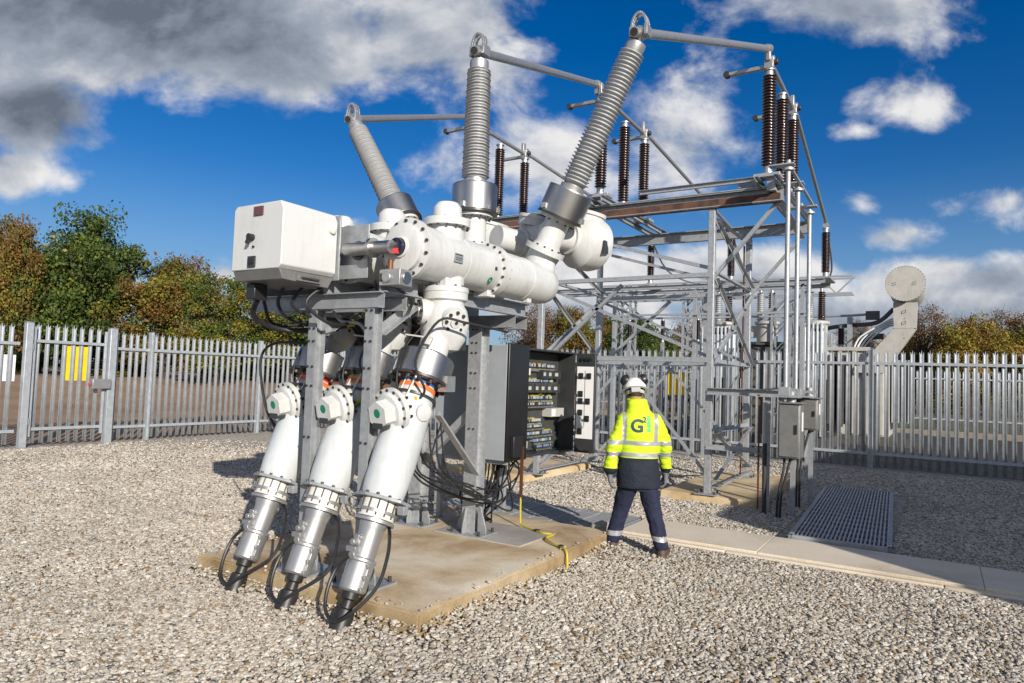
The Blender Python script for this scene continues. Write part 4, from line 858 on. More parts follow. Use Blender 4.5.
# ------------------------------------------------------------------ control cabinet
def control_cabinet():
    x0, x1, y0, y1, z0, z1 = -4.68, -3.77, 5.95, 7.52, .86, 2.05
    t = thing('control_cabinet', 'open grey control cabinet full of relays and terminals, behind the switchgear legs', 'cabinet', ((x0+x1)/2, (y0+y1)/2, z0))
    th = .02
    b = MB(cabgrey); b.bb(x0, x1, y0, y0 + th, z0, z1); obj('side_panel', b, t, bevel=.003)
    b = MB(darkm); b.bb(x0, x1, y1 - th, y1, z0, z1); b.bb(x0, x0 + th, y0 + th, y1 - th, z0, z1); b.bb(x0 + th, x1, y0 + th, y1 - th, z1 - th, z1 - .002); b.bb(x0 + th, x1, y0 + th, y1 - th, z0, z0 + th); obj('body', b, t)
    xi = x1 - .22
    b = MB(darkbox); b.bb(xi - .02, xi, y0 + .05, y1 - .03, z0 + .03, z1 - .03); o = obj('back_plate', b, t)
    rr = random.Random(2)
    def row(zc, ya, yb, kind):
        m = MB(greyplug); y = ya
        while y < yb:
            w = rr.uniform(.022, .038)
            if kind == 'term':
                m.use(rr.choice((blueplug, blueplug, greyplug, darkm, greyplug))); m.bb(xi, xi + .05, y, y + w * .8, zc - .018, zc + .012); m.use(yellowc); (m.bb(xi + .002, xi + .035, y + w * .2, y + w * .55, zc + .012, zc + .026) if rr.random() < .45 else None)
                m.use(bolt); m.tube([(xi + .04, y + w * .4, zc - .02), (xi + .06, y + w * .4, zc - .05), (xi + .02, y + w * .5, zc - .08)], .004, 5, 3)
            else:
                w = rr.uniform(.10, .2); m.use(darkm); m.bb(xi, xi + .09, y, y + w * .9, zc - .05, zc + .05); m.use(greyplug); m.bb(xi + .09, xi + .093, y + w * .1, y + w * .5, zc - .02, zc + .02)
                if rr.random() < .5: m.use(yellowc); m.bb(xi + .01, xi + .04, y + w * .4, y + w * .7, zc - .075, zc - .05)
            y += w
        return obj('terminal_strip' if kind == 'term' else 'relay_row', m, o)
    row(1.605, 6.40, 7.30, 'relay'); row(1.77, 6.95, 7.32, 'relay')
    for zc, ya, yb in ((1.87, 6.7, 7.3), (1.695, 6.40, 7.28), (1.50, 6.40, 7.25), (1.43, 6.40, 7.28), (1.24, 6.40, 7.0), (1.175, 6.40, 7.05), (1.09, 6.40, 7.28), (1.005, 6.85, 7.28), (.935, 6.9, 7.28)): row(zc, ya, yb, 'term')
    m = MB(whiteplastic); m.bb(xi, xi + .08, 6.38, 6.68, 1.75, 1.83); m.bb(xi, xi + .08, 6.38, 6.66, .93, 1.01); m.bb(xi, xi + .03, 6.38, 6.62, 1.88, 1.90); obj('breaker', m, o, bevel=.004)
    m = MB(greyplug); m.bb(xi, xi + .12, 7.12, 7.44, 1.27, 1.37); m.use(signwhite); m.bb(xi + .12, xi + .124, 7.14, 7.22, 1.28, 1.36); m.use(greyplug); m.bb(xi, xi + .04, 6.4, 7.3, 1.80, 1.825); m.bb(xi, xi + .04, 6.4, 7.3, 1.855, 1.88); obj('trunking', m, o)
    # closed dark door of the first compartment, seen past the leg
    d = MB(doorblack); d.bb(x1 + .003, x1 + .03, y0, 6.36, z0 - .01, z1 + .02); dd = obj('door', d, t, bevel=.006, label='closed dark glossy door')
    h = MB(blackp); h.bb(x1 + .03, x1 + .075, 6.02, 6.2, z0 + .03, z0 + .25); obj('handle', h, dd, bevel=.006)
    # opened mimic panel door
    q0 = V((x1 + .02, y1 - .0, 0)); d = MB(darkm); d.bb(x1 + .01, x1 + .27, y1 + .003, y1 + .045, z0 - .02, z1 - .01); od = obj('door', d, t, bevel=.005, label='open door with white mimic panel and black switches')
    p = MB(signwhite); p.bb(x1 + .03, x1 + .25, y1 - .006, y1 + .001, z0 + .15, z1 - .17); po = obj('mimic_panel', p, od)
    for (u, w_) in ((.26, .87), (.74, .87), (.26, .62), (.26, .52), (.7, .52), (.26, .36), (.68, .28), (.26, .10)):
        k = MB(blackp); c = V((x1 + .03 + .22 * u, y1 - .008, z0 + .15 + (z1 - .32 - z0) * w_)); k.bb(c.x - .028, c.x + .028, c.y - .012, c.y, c.z - .035, c.z + .035); k.cyl(c + V((0, -.012, 0)), c + V((0, -.04, 0)), .018, 10); obj('switch', k, po)
    ln = MB(darkm); ln.bb(x1 + .138, x1 + .142, y1 - .009, y1 - .006, z0 + .3, z1 - .22); obj('mimic_line', ln, po)
    k = MB(blackp)
    for u in (.3, .55, .75): k.cyl((x1 + .02 + .24 * u, y1 + .003, z1 - .08), (x1 + .02 + .24 * u, y1 - .02, z1 - .08), .022, 10)
    obj('lamp', k, od)
    for Y in (6.05, 7.35):
        g = MB(galv); g.bb(x0 - .02, x0 + .06, Y - .03, Y + .03, .17 if Y < 6.6 else .0, z0 - .002); g.bb(x0 + .06, x1 - .02, Y - .025, Y + .025, z0 - .05, z0 - .002); obj('stand', g, t)
    c = MB(black)
    for i in range(22):
        x = -4.5 + rr.uniform(0, .62); y = 6.05 + rr.uniform(0, .5); c.tube([(x, y, z0 + .01), (x + rr.uniform(-.02, .02), y, z0 - .18), (x + rr.uniform(-.12, .05), y - rr.uniform(0, .2), z0 - .45), (-4.15 + rr.uniform(-.2, .2), 6.0 + rr.uniform(-.1, .2), .18)], .010, 6, 4)
    obj('cables', c, t)
    return t
control_cabinet()
b = MB(copper); b.ext((-3.70, 6.20, .46), (-3.70, 6.2, 1.0), Rsec(.035, .012)); b.use(yellowc); b.tube([(-3.70, 6.2, .47), (-3.69, 6.19, .25), (-3.66, 6.17, .195), (-3.45, 6.08, .185), (-3.32, 6.02, .188), (-3.22, 6.05, .182), (-3.2, 5.86, .185), (-3.05, 5.72, .185), (-2.93, 5.66, .18), (-2.84, 5.60, .16), (-2.82, 5.58, .0)], .0105, 8, 5)
b.use(black); b.box((-3.42, 6.07, .187), (.05, .035, .03)); b.box((-2.93, 5.665, .185), (.035, .03, .03))
tag(obj('earth_cable', b, org=(-3.7, 6.2, .17)), 'yellow earth cable on a copper tape, running over the plinth edge', 'cable')
m = MB(conc_grey); m.bb(-4.25, -3.25, 5.45, 6.15, .166, .178); tag(obj('cover_plate', m, org=(-3.75, 5.8, .166)), 'thin stained cover plate lying on the plinth by the yellow cable', 'plate')
# ------------------------------------------------------------------ the worker
def capsule(mb, p0, r0, p1, r1, n=20, fl=1.0, side=None):
    """tapered limb; fl flattens it along the local up"""
    p0 = V(p0); p1 = V(p1); d = p1 - p0; L = d.length; a, b, d = frame(d, side); prof = []
    for i in range(6): an = math.pi / 2 * i / 6; prof.append((-r0 * math.cos(an), r0 * math.sin(an)))
    prof += [(0, r0), (L, r1)]
    for i in range(1, 7): an = math.pi / 2 * i / 6; prof.append((L + r1 * math.sin(an), r1 * math.cos(an)))
    o = len(mb.v); mb.lathe(p0, d, prof, n, side)
    if fl != 1:
        for i in range(o, len(mb.v)):
            q = mb.v[i] - p0; h = q.dot(b); mb.v[i] = mb.v[i] - b * h * (1 - fl)
def loft(mb, rings, n=28, pw=2.4):
    """closed stack of rounded rings (cx, cy, z, rx, ry)"""
    vs = [V((rings[0][0], rings[0][1], rings[0][2]))]
    for cx, cy, z, rx, ry in rings:
        for k in range(n):
            an = 2 * math.pi * k / n; c, s = math.cos(an), math.sin(an)
            vs.append(V((cx + rx * math.copysign(abs(c) ** (2 / pw), c), cy + ry * math.copysign(abs(s) ** (2 / pw), s), z)))
    vs.append(V((rings[-1][0], rings[-1][1], rings[-1][2]))); fs = []
    for k in range(n): fs.append((0, 1 + (k + 1) % n, 1 + k))
    for i in range(len(rings) - 1):
        for k in range(n):
            j = (k + 1) % n; a = 1 + i * n; b = a + n; fs.append((a + k, a + j, b + j, b + k))
    e = len(vs) - 1; a = 1 + (len(rings) - 1) * n
    for k in range(n): fs.append((e, a + k, a + (k + 1) % n))
    mb.add(vs, fs)
def remesh(mb, voxel, smooth=3):
    me = bpy.data.meshes.new('tmp'); me.from_pydata([tuple(p) for p in mb.v], [], mb.f)
    bm = bmesh.new(); bm.from_mesh(me); bmesh.ops.recalc_face_normals(bm, faces=bm.faces); bm.to_mesh(me); bm.free()
    o = link('tmp', me); m = o.modifiers.new('r', 'REMESH'); m.mode = 'VOXEL'; m.voxel_size = voxel
    if smooth: s = o.modifiers.new('s', 'SMOOTH'); s.iterations = smooth; s.factor = .5
    dg = bpy.context.evaluated_depsgraph_get(); dg.update()
    r = bpy.data.meshes.new_from_object(o.evaluated_get(dg)); bpy.data.objects.remove(o); bpy.data.meshes.remove(me)
    r.materials.clear(); return r
def wrinkle(me, amp, sc, seed=0, f=None):
    n = [v.normal.copy() for v in me.vertices]
    for v, nn in zip(me.vertices, n):
        p = V((v.co.x * sc[0], v.co.y * sc[1], v.co.z * sc[2])) + V((seed, seed, seed))
        h = noise.noise(p) + .5 * noise.noise(p * 2.1 + V((3, 1, 2)))
        a = amp * (f(v.co) if f else 1)
        v.co += nn * h * a
    me.update()
def paint(me, mats, fn):
    for m in mats: me.materials.append(m)
    for p in me.polygons: p.material_index = fn(p.center, p.normal); p.use_smooth = True
hiviz = M('hi vis yellow fabric', (.53, .72, .01), .75, 0, (.48, .65, .01), 6, .25, 35)
navy = M('navy fabric', (.010, .014, .042), .85, 0, (.007, .010, .030), 7, .3, 40)
navyj = M('navy jacket fabric', (.005, .010, .024), .8, 0, (.004, .008, .019), 7, .3, 40)
reflect = M('grey reflective tape', (.36, .37, .38), .4, .2, (.31, .32, .33), 20)
skin = M('skin', (.50, .27, .19), .55, 0, (.44, .22, .15), 20)
hair = M('dark hair', (.03, .02, .013), .6, 0, (.045, .03, .02), 60)
boots = M('brown boot leather', (.06, .035, .022), .6, 0, (.09, .06, .045), 12, .2, 50)
glovem = M('grey work glove', (.16, .17, .17), .7, 0, (.09, .095, .10), 25, .2, 80)
helm = M('white helmet plastic', (.74, .74, .74), .25)
hblue = M('dark blue patch', (.02, .05, .12), .6)
def person():
    t = thing('person', 'worker in yellow and navy high visibility jacket, navy trousers and white helmet, walking away', 'person', (-2.565, 6.60, .0), rz=R(27))
    HX, HY = -.045, .105
    b = MB()
    for s in (-1, 1):
        capsule(b, (s * .09, 0, .84), .09, (s * .15, .035 - .05 * s, .46), .058); capsule(b, (s * .15, .035 - .05 * s, .46), .055, (s * .233, -.10 * s, .10), .036); capsule(b, (s * .233, -.10 * s - .03, .055), .030, (s * .28, -.10 * s + .10, .05), .024)
        capsule(b, (s * .16, .0, 1.31), .045, (s * .258, -.02 + .045 * s, 1.10), .042); capsule(b, (s * .258, -.02 + .045 * s, 1.10), .040, (s * .288, .02 + .09 * s, .84), .03)
    loft(b, [(0, 0, .78, .14, .1), (0, 0, .9, .16, .11), (0, 0, 1.05, .135, .095), (0, 0, 1.25, .15, .10), (0, 0, 1.33, .13, .08), (0, .01, 1.40, .07, .055)])
    capsule(b, (0, .01, 1.38), .058, (HX, HY, 1.56), .055)
    b.sphere((HX, HY, 1.62), .1, 24, 16, (.78, .97, 1.1)); capsule(b, (HX - .005, HY + .03, 1.575), .055, (HX - .01, HY + .055, 1.55), .045); capsule(b, (HX - .01, HY + .095, 1.63), .012, (HX - .01, HY + .112, 1.60), .014)
    for s in (-1, 1): b.sphere((HX + s * .078, HY - .01, 1.60), .03, 10, 8, (.35, .7, 1.1))
    me = remesh(b, .011, 2); paint(me, [skin, hair], lambda c, n: 1 if (c.z > 1.57 and c.y < HY + .0 and abs(c.x - HX) < .074) else 0); me.name = 'body'
    o = link('person_body', me, t); o.name = 'body'
    f = MB(signwhite)
    for s in (-1, 1): f.sphere((HX - .01 + s * .032, HY + .09, 1.635), .012, 10, 8)
    f.use(skin); f.box((HX - .01, HY + .101, 1.562), (.04, .008, .008)); obj('face', f, t, world=False)
    # jacket
    b = MB()
    loft(b, [(0, 0, .655, .218, .15), (0, 0, .68, .222, .153), (0, 0, .82, .212, .145), (0, 0, .94, .195, .135), (0, 0, 1.05, .194, .135), (0, 0, 1.2, .207, .14), (0, 0, 1.31, .20, .125), (0, .0, 1.385, .15, .10), (-.01, .015, 1.45, .115, .09), (-.025, .02, 1.50, .108, .095), (-.035, .03, 1.545, .104, .098), (-.035, .03, 1.55, .08, .07)], 40, 2.3)
    for s in (-1, 1):
        sw = .09 * s; capsule(b, (s * .150, 0, 1.325), .082, (s * .258, -.02 + sw * .5, 1.10), .074); capsule(b, (s * .258, -.02 + sw * .5, 1.10), .074, (s * .288, .02 + sw, .845), .06)
    me = remesh(b, .009, 4)
    wrinkle(me, .013, (5, 5, 5), 3); wrinkle(me, .006, (9, 9, 26), 9, lambda c: 1.8 if abs(c.x) > .22 and c.z > .8 else (.5 if c.z < 1.0 else .7))
    def jac(c, n):
        arm = abs(c.x) > .224 and c.z > .79 or (abs(c.x) > .212 and .84 < c.z < 1.15)
        if 1.085 < c.z < 1.132 or .965 < c.z < 1.012: return 2
        if arm: return 1 if c.z < .85 else 0
        if c.z < .955: return 1
        xs = abs(c.x)
        if c.z >= 1.13 and .135 < xs < .178 and c.z < 1.41 and abs(n.z) < .9: return 2
        return 0
    paint(me, [hiviz, navyj, reflect], jac); me.name = 'jacket'
    j = link('jacket', me, t)
    tree = BVHTree.FromPolygons([v.co for v in me.vertices], [list(p.vertices) for p in me.polygons])
    def text(name, body, mat, size, x, z, rot=0, bold=.0, label=None):
        cu = bpy.data.curves.new('t', 'FONT'); cu.body = body; cu.size = size; cu.offset = bold; cu.resolution_u = 4; cu.align_x = 'LEFT'
        oo = bpy.data.objects.new('t', cu); COL.objects.link(oo); dg = bpy.context.evaluated_depsgraph_get(); dg.update()
        m = bpy.data.meshes.new_from_object(oo.evaluated_get(dg)); bpy.data.objects.remove(oo)
        bm = bmesh.new(); bm.from_mesh(m); bmesh.ops.triangulate(bm, faces=bm.faces); bmesh.ops.subdivide_edges(bm, edges=[e for e in bm.edges if e.calc_length() > .02], cuts=2)
        for v in bm.verts:
            px, pz = v.co.x, v.co.y
            if rot: px, pz = -pz, px
            px += x; pz += z; h = tree.ray_cast(V((px, -1, pz)), V((0, 1, 0)))[0]
            v.co = V((px, (h.y if h else -.14) - .004, pz))
        bm.to_mesh(m); bm.free(); m.materials.clear(); m.materials.append(mat); m.name = name
        o = link(name, m, j)
        if label: o['label'] = label
        return o
    tealm = M('dark teal print', (.01, .045, .055), .6); lime = M('green print', (.05, .62, .18), .6)
    text('logo_letter', 'G', tealm, .175, -.10, 1.222, 0, .006, 'dark letter G of the back logo')
    text('logo_letter', '2', tealm, .075, .019, 1.318, 0, .003, 'small raised digit 2 of the back logo')
    m = MB(lime)
    text('logo_word', 'ENERGY', lime, .044, .097, 1.222, 1, .003, 'green upright word of the back logo')
    # trousers
    b = MB()
    loft(b, [(0, 0, .625, .11, .1), (0, 0, .69, .165, .122), (0, 0, .80, .17, .12), (0, 0, .93, .165, .115)], 30)
    for s in (-1, 1):
        capsule(b, (s * .085, 0, .74), .105, (s * .150, .035 - .05 * s, .44), .085, fl=1.05); capsule(b, (s * .150, .035 - .05 * s, .44), .085, (s * .232, -.10 * s, .115), .074)
    me = remesh(b, .010, 3); wrinkle(me, .010, (9, 9, 8), 12); wrinkle(me, .005, (22, 22, 26), 4)
    paint(me, [navy, reflect], lambda c, n: 1 if .155 < c.z < .207 else 0); me.name = 'trousers'; link('trousers', me, t)
    for s in (-1, 1):
        b = MB(); y0 = -.10 * s
        capsule(b, (s * .235, y0, .13), .06, (s * .235, y0 - .01, .06), .055); capsule(b, (s * .232, y0 - .035, .047), .046, (s * .30, y0 + .15, .042), .044, fl=.9); b.box((s * .264, y0 + .05, .012), (.085, .27, .022), Matrix.Rotation(R(-18 * s), 3, 'Z'))
        me = remesh(b, .008, 2); me.name = 'boot'; paint(me, [boots], lambda c, n: 0); link('boot', me, t)
        # gloved hand: palm, four unequal curled fingers and a thumb
        b = MB(); w = V((s * .288, .025 + .09 * s, .80)); capsule(b, w + V((0, 0, .03)), .036, w + V((0, .005, -.015)), .034); 
        capsule(b, w + V((0, -.022, -.03)), .024, w + V((-.004 * s, -.026, -.085)), .021); capsule(b, w + V((0, .02, -.03)), .024, w + V((-.004 * s, .024, -.085)), .021); capsule(b, w + V((0, 0, -.03)), .024, w + V((-.004 * s, 0, -.088)), .021)
        for q, (dy, ln) in enumerate(((.036, .040), (.013, .047), (-.011, .044), (-.034, .034))):
            k0 = w + V((-.004 * s, dy, -.090)); k1 = k0 + V((-.006 * s, dy * .12, -ln * .75)); k2 = k1 + V((-.024 * s, 0, -ln * .55)); k3 = k2 + V((-.022 * s, 0, -ln * .1))
            capsule(b, k0, .0125, k1, .0115, 10); capsule(b, k1, .0115, k2, .0105, 10); capsule(b, k2, .0105, k3, .009, 10)
        capsule(b, w + V((-.008 * s, .035, -.03)), .015, w + V((-.022 * s, .062, -.065)), .0135, 10); capsule(b, w + V((-.022 * s, .062, -.065)), .0135, w + V((-.03 * s, .066, -.10)), .0115, 10)
        me = remesh(b, .005, 1); me.name = 'glove'; paint(me, [glovem], lambda c, n: 0); link('glove', me, t)
    h = MB(helm); h.lathe((HX, HY - .005, 1.625), (0, 0, 1), [(0, .112), (.0, .122), (.012, .124), (.05, .118), (.09, .098), (.12, .066), (.135, .03), (.138, 0)], 32)
    h.lathe((HX, HY - .005, 1.623), (0, 0, 1), [(0, .105), (.002, .138), (.010, .134), (.014, .12)], 32); h.prism([(-.08, 0), (.08, 0), (.05, .06), (-.05, .06)], (HX, HY + .11, 1.622), V((1, 0, 0)), V((0, 1, -.12)), .006)
    for i in range(len(h.v)): h.v[i].y = HY + (h.v[i].y - HY) * 1.12
    h.use(helm)
    for xx in (-.03, 0, .03): h.tube([(HX + xx, HY - .118 + abs(xx) * .3, 1.68), (HX + xx, HY - .07, 1.735), (HX + xx, HY, 1.764 - abs(xx) * .2), (HX + xx, HY + .07, 1.74)], .006, 6, 4)
    tilt = Matrix.Translation((HX, HY, 1.60)) @ Matrix.Rotation(R(-20), 4, 'X') @ Matrix.Rotation(R(-5), 4, 'Y') @ Matrix.Translation((-HX, -HY, -1.60))
    h.v = [tilt @ q for q in h.v]
    ho = obj('helmet', h, t, world=False, angle=50)
    k = MB(greyplug); k.lathe((HX, HY - .005, 1.575), (0, 0, 1), [(0, .09), (0, .098), (.035, .1), (.035, .09)], 24); k.use(reflect); k.box((HX, HY - .112, 1.60), (.09, .02, .05)); k.v = [tilt @ q for q in k.v]; obj('harness', k, ho, world=False)
    for s in (-1, 1):
        e = MB(blackp); d = V((s, -.35, .35)).normalized(); q = V((HX + s * .078, HY - .055, 1.72)); e.lathe(q, d, [(0, 0), (0, .046), (.012, .058), (.035, .056), (.055, .04), (.058, 0)], 20); e.use(bolt); e.tube([q + d * .02 + V((0, 0, -.04)), V((HX + s * .125, HY, 1.66)), V((HX + s * .122, HY, 1.635))], .006, 6, 3); e.v = [tilt @ q_ for q_ in e.v]; obj('ear_defender', e, ho, world=False)
    return t
person()
# ------------------------------------------------------------------ beyond the fence
t = thing('power_transformer', 'beige power transformer with big round conservator tank on a bent neck, beyond the fence', 'transformer', (-2.2, 25, 0))
b = MB(beige); b.bb(-3.4, -1.3, 24.6, 27.4, .25, 2.95); b.bb(-3.5, -1.2, 24.5, 27.5, 2.953, 3.08)
for x in (-3.1, -2.7, -2.3, -1.9, -1.5): b.bb(x - .05, x + .05, 24.46, 24.597, .3, 2.94)
o = obj('tank', b, t, bevel=.015)
b = MB(tankdark); b.bb(-3.8, -.4, 24.2, 27.8, -.1, .25); obj('base', b, t)
b = MB(tankdark)
for i in range(5): b.bb(-3.0 + i * .14, -2.94 + i * .14, 23.95, 24.44, .6, 2.8)
obj('radiator', b, t)
b = MB(beige); b.lathe((-.85, 24.0, 5.02), (0, 1, 0), [(0, 0), (0, .55), (.05, .55), (.05, .52), (2.6, .52), (2.6, 0)], 48); b.use(bolt); b.bolts((-.85, 24.0, 5.02), (0, -1, 0), .535, 36, .009, .012); b.use(beige)
for sx in (-.25, .28): b.tube([(-.85 + sx, 24.0, 5.0), (-.85 + sx, 23.93, 5.0), (-.85 + sx, 23.93, 5.07), (-.85 + sx, 24.0, 5.07)], .009, 8)
c = obj('conservator', b, t)
b = MB(beige); b.prism([(-.31, 0), (.29, 0), (.32, .8), (-.34, .8)], (-.85, 24.3, 3.66), V((1, 0, 0)), V((0, 0, 1)), -.6); b.prism([(-.31, 1.4), (.29, 1.4), (-.6, .0), (-1.45, .0)], (-.85, 24.31, 2.255), V((1, 0, 0)), V((0, 0, 1)), -.58); b.use(bolt)
for z in (3.8, 4.15): b.tube([(-.85, 24.3, z), (-.85, 24.23, z), (-.85, 24.23, z + .08), (-.85, 24.3, z + .08)], .009, 8)
b.use(bolt); b.bolts((-.2 - .85 + .18, 24.3, 3.66), (0, -1, 0), .3, 4, .012, .02)
obj('neck', b, t)
b = MB(signwhite)
for i in range(4): b.tube([(-2.3 + .08 * i, 24.7 + .15 * i, 3.1), (-2.1 + .1 * i, 24.7 + .15 * i, 3.45), (-1.4, 24.7 + .12 * i, 3.9 - .05 * i), (-1.2, 24.7 + .1 * i, 4.0 - .06 * i)], .028, 8, 4)
obj('pipe', b, t)
b = MB(brownp); post_insulator(b, (-2.75, 25.2, 3.08), .75, .10); obj('insulator', b, t, angle=60); b = MB(brownp); post_insulator(b, (-2.15, 25.6, 3.08), .6, .09); obj('insulator', b, t, angle=60)
b = MB(galvd); b.bb(-2.55, -2.4, 25, 25.15, 3.083, 4.1); b.tube([(-4.6, 25, 4.12), (-2.4, 25.0, 4.15), (-1.6, 25, 4.2)], .04, 8); b.use(tankdark); b.bb(-2.0, -1.6, 24.9, 25.1, 4.0, 4.28); obj('connection', b, t)
b = MB(galvd); b.bb(-3.35, -2.95, 24.55, 24.85, 3.083, 3.5); b.bb(-2.75, -2.3, 24.5, 24.62, 1.1, 2.1); b.use(tankdark); b.bb(-3.2, -3.05, 24.5, 24.549, 3.15, 3.4); obj('marshalling_box', b, t, bevel=.01)
b = MB(tankdark); b.tube([(-3.3, 25.5, 3.08), (-3.3, 25.5, 3.7), (-2.6, 25.4, 3.85), (-1.7, 25.0, 3.9), (-1.2, 24.7, 4.3)], .07, 10, 5); b.tube([(-2.0, 25.8, 3.08), (-2.0, 25.8, 3.45), (-1.5, 25.6, 3.5)], .1, 10, 4); obj('gas_pipe', b, t)
b = MB(radm)
for i in range(7): b.bb(-1.25 + .09 * i, -1.21 + .09 * i, 25.0, 26.9, .7, 2.7)
obj('radiator', b, t)
def rad_bank(t, x0, x1, y0, y1, z0, z1):
    b = MB(radm); n = max(2, int((x1 - x0) / .105))
    for i in range(n): x = x0 + (x1 - x0) * (i + .5) / n; b.bb(x - .028, x + .028, y0, y1, z0, z1)
    b.bb(x0, x1, y0 + .1, y0 + .2, z1 - .18, z1 - .08); b.bb(x0, x1, y0 + .1, y0 + .2, z0 + .08, z0 + .18); b.bb(x0, x1, y0 + .03, y1 - .03, (z0 + z1) / 2, z1 - .25)
    return obj('radiator', b, t, bevel=.012)
t = thing('power_transformer', 'dark transformer between two silver finned radiator banks, behind the gantry', 'transformer', (-4.4, 22, 0))
rad_bank(t, -6.25, -5.2, 21, 21.9, .35, 3.5); rad_bank(t, -3.40, -2.75, 21, 21.9, .35, 3.58)
b = MB(tankdark); b.bb(-5.1, -3.5, 21.6, 24.0, .3, 2.95); b.bb(-5.18, -3.45, 21.5, 24.1, 2.953, 3.06); obj('tank', b, t, bevel=.02)
b = MB(tankdark); b.bb(-6.5, -2.6, 20.8, 24.4, -.1, .3); obj('base', b, t)
for (x, y, lab) in ((-4.42, 21.75, 'middle'), (-3.05, 21.9, 'right'), (-5.75, 21.9, 'left')):
    b = MB(beige); b.lathe((x, y, 3.06), (0, 0, 1), [(0, 0), (0, .30), (.5, .30), (.55, .36), (.62, .36), (.66, .2), (.66, 0)], 24); b.bb(x - .5, x - .26, y - .1, y + .1, 3.2, 3.55); o = obj('turret', b, t)
    b = MB(brownp); b.lathe((x + .13, y, 3.72), (0, 0, 1), rib_profile(.85, .13, .11, 14, .7), 18); b.use(silicone); b.lathe((x - .2, y, 3.72), (0, 0, 1), rib_profile(.85, .13, .12, 14, .7), 18); b.use(alu); b.cyl((x + .13, y, 4.57), (x + .13, y, 4.75), .05, 10); b.cyl((x - .2, y, 4.57), (x - .2, y, 4.72), .05, 10); obj('bushing', b, o, angle=60)
b = MB(galvd)
for dx in (0, .5):
    for dy in (0, .5): b.ext((-4.0 + dx, 20.4 + dy, 0), (-4.0 + dx, 20.4 + dy, 4.4), Lsec(.06, .008))
for i in range(7):
    z = .3 + i * .58
    for dy in (0, .5): b.ext((-4.0, 20.4 + dy, z), (-3.5, 20.4 + dy, z + .58), Lsec(.035, .005))
    for dx in (0, .5): b.ext((-4.0 + dx, 20.9, z), (-4.0 + dx, 20.4, z + .58), Lsec(.035, .005))
tag(obj('lattice_post', b, org=(-3.75, 20.65, 0)), 'narrow galvanised lattice post in front of the dark transformer', 'post')
t = thing('lattice_gantry', 'distant galvanised lattice gantry left of the transformers', 'gantry', (-8, 26, 0))
for X in (-11.2, -8.4):
    b = MB(galv)
    for dx in (0, .6):
        for dy in (0, .6): b.ext((X + dx, 26 + dy, 0), (X + dx, 26 + dy, 5.6), Lsec(.08, .01))
    for i in range(8):
        z = .2 + i * .66
        for dy in (0, .6): b.ext((X, 26 + dy, z), (X + .6, 26 + dy, z + .66), Lsec(.045, .006))
        for dx in (0, .6): b.ext((X + dx, 26.6, z), (X + dx, 26, z + .66), Lsec(.045, .006))
    obj('leg', b, t)
b = MB(galv)
for z in (5.0, 5.6):
    for dy in (0, .6): b.ext((-12, 26 + dy, z), (-2.5, 26 + dy, z), Lsec(.07, .009), up=(0, 0, 1))
for i in range(16): x = -12 + i * .6; b.ext((x, 26, 5.0 if i % 2 else 5.6), (x + .6, 26, 5.6 if i % 2 else 5.0), Lsec(.045, .006), up=(0, 1, 0))
obj('truss_beam', b, t)
for i, X in enumerate((-10.6, -9.2, -7.8)):
    b = MB(brownp); post_insulator(b, (X, 25.9, 3.3), .95, .08); b.use(galvd); b.bb(X - .06, X + .06, 25.85, 25.97, 0, 3.29)
    tag(obj('post_insulator', b, org=(X, 25.9, 0), angle=60), ('distant brown insulator on a post, leftmost before the far gantry', 'distant brown insulator on a post, under the far gantry beam', 'distant brown insulator on a post, nearest the silver radiators')[i], 'insulator', 'distant insulators by the far gantry')
# yard furniture beyond
b = MB(darkm); b.bb(-1.42, -1.30, 18.6, 18.72, 0, 2.55); tag(obj('pole', b, org=(-1.36, 18.66, 0), bevel=.01), 'dark square pole just behind the back fence', 'pole')
# unseen building right of the camera, added to cast the broad shadow over the yard
brick = M('buff brick', (.36, .27, .18), .85, 0, (.28, .2, .13), 30)
t = thing('added_shadow_building', 'unseen flat roofed buff brick building added to cast the shadow across the grating', 'building', (5.63, 3.55, 0))
b = MB(brick); b.bb(0, 7, 0, 8.3, 0, 3.4); obj('wall', b, t, world=False)
b = MB(galvd); b.bb(-.0, 7.1, -.0, 8.4, 3.403, 3.6); obj('roof', b, t, world=False)
b = MB(darkm); b.bb(-.02, -.003, 2, 3, .02, 2.1); o = obj('door', b, t, world=False); b = MB(steel); b.bb(-.06, -.021, 2.85, 2.9, 1.0, 1.15); obj('handle', b, o, world=False)
# ------------------------------------------------------------------ trees
def leafmat(name, c1, c2):
    m, nt, b = nmat(name); L = nt.links.new; N = nt.nodes.new
    g = N('ShaderNodeNewGeometry'); cr = N('ShaderNodeValToRGB'); e = cr.color_ramp.elements; e[0].color = (*c1, 1); e[1].color = (*c2, 1)
    L(g.outputs['Random Per Island'], cr.inputs[0]); L(cr.outputs[0], b.inputs['Base Color']); b.inputs['Roughness'].default_value = .6; b.inputs['Specular IOR Level'].default_value = .25
    tr = N('ShaderNodeBsdfTranslucent'); L(cr.outputs[0], tr.inputs[0]); mx = N('ShaderNodeMixShader'); mx.inputs[0].default_value = .22
    L(b.outputs[0], mx.inputs[1]); L(tr.outputs[0], mx.inputs[2]); L(mx.outputs[0], nt.nodes['Material Output'].inputs[0])
    return m
lg = leafmat('green leaves', (0.051, 0.085, 0.017), (0.128, 0.178, 0.034)); ld_ = leafmat('dark green leaves', (0.027, 0.051, 0.014), (0.076, 0.111, 0.024))
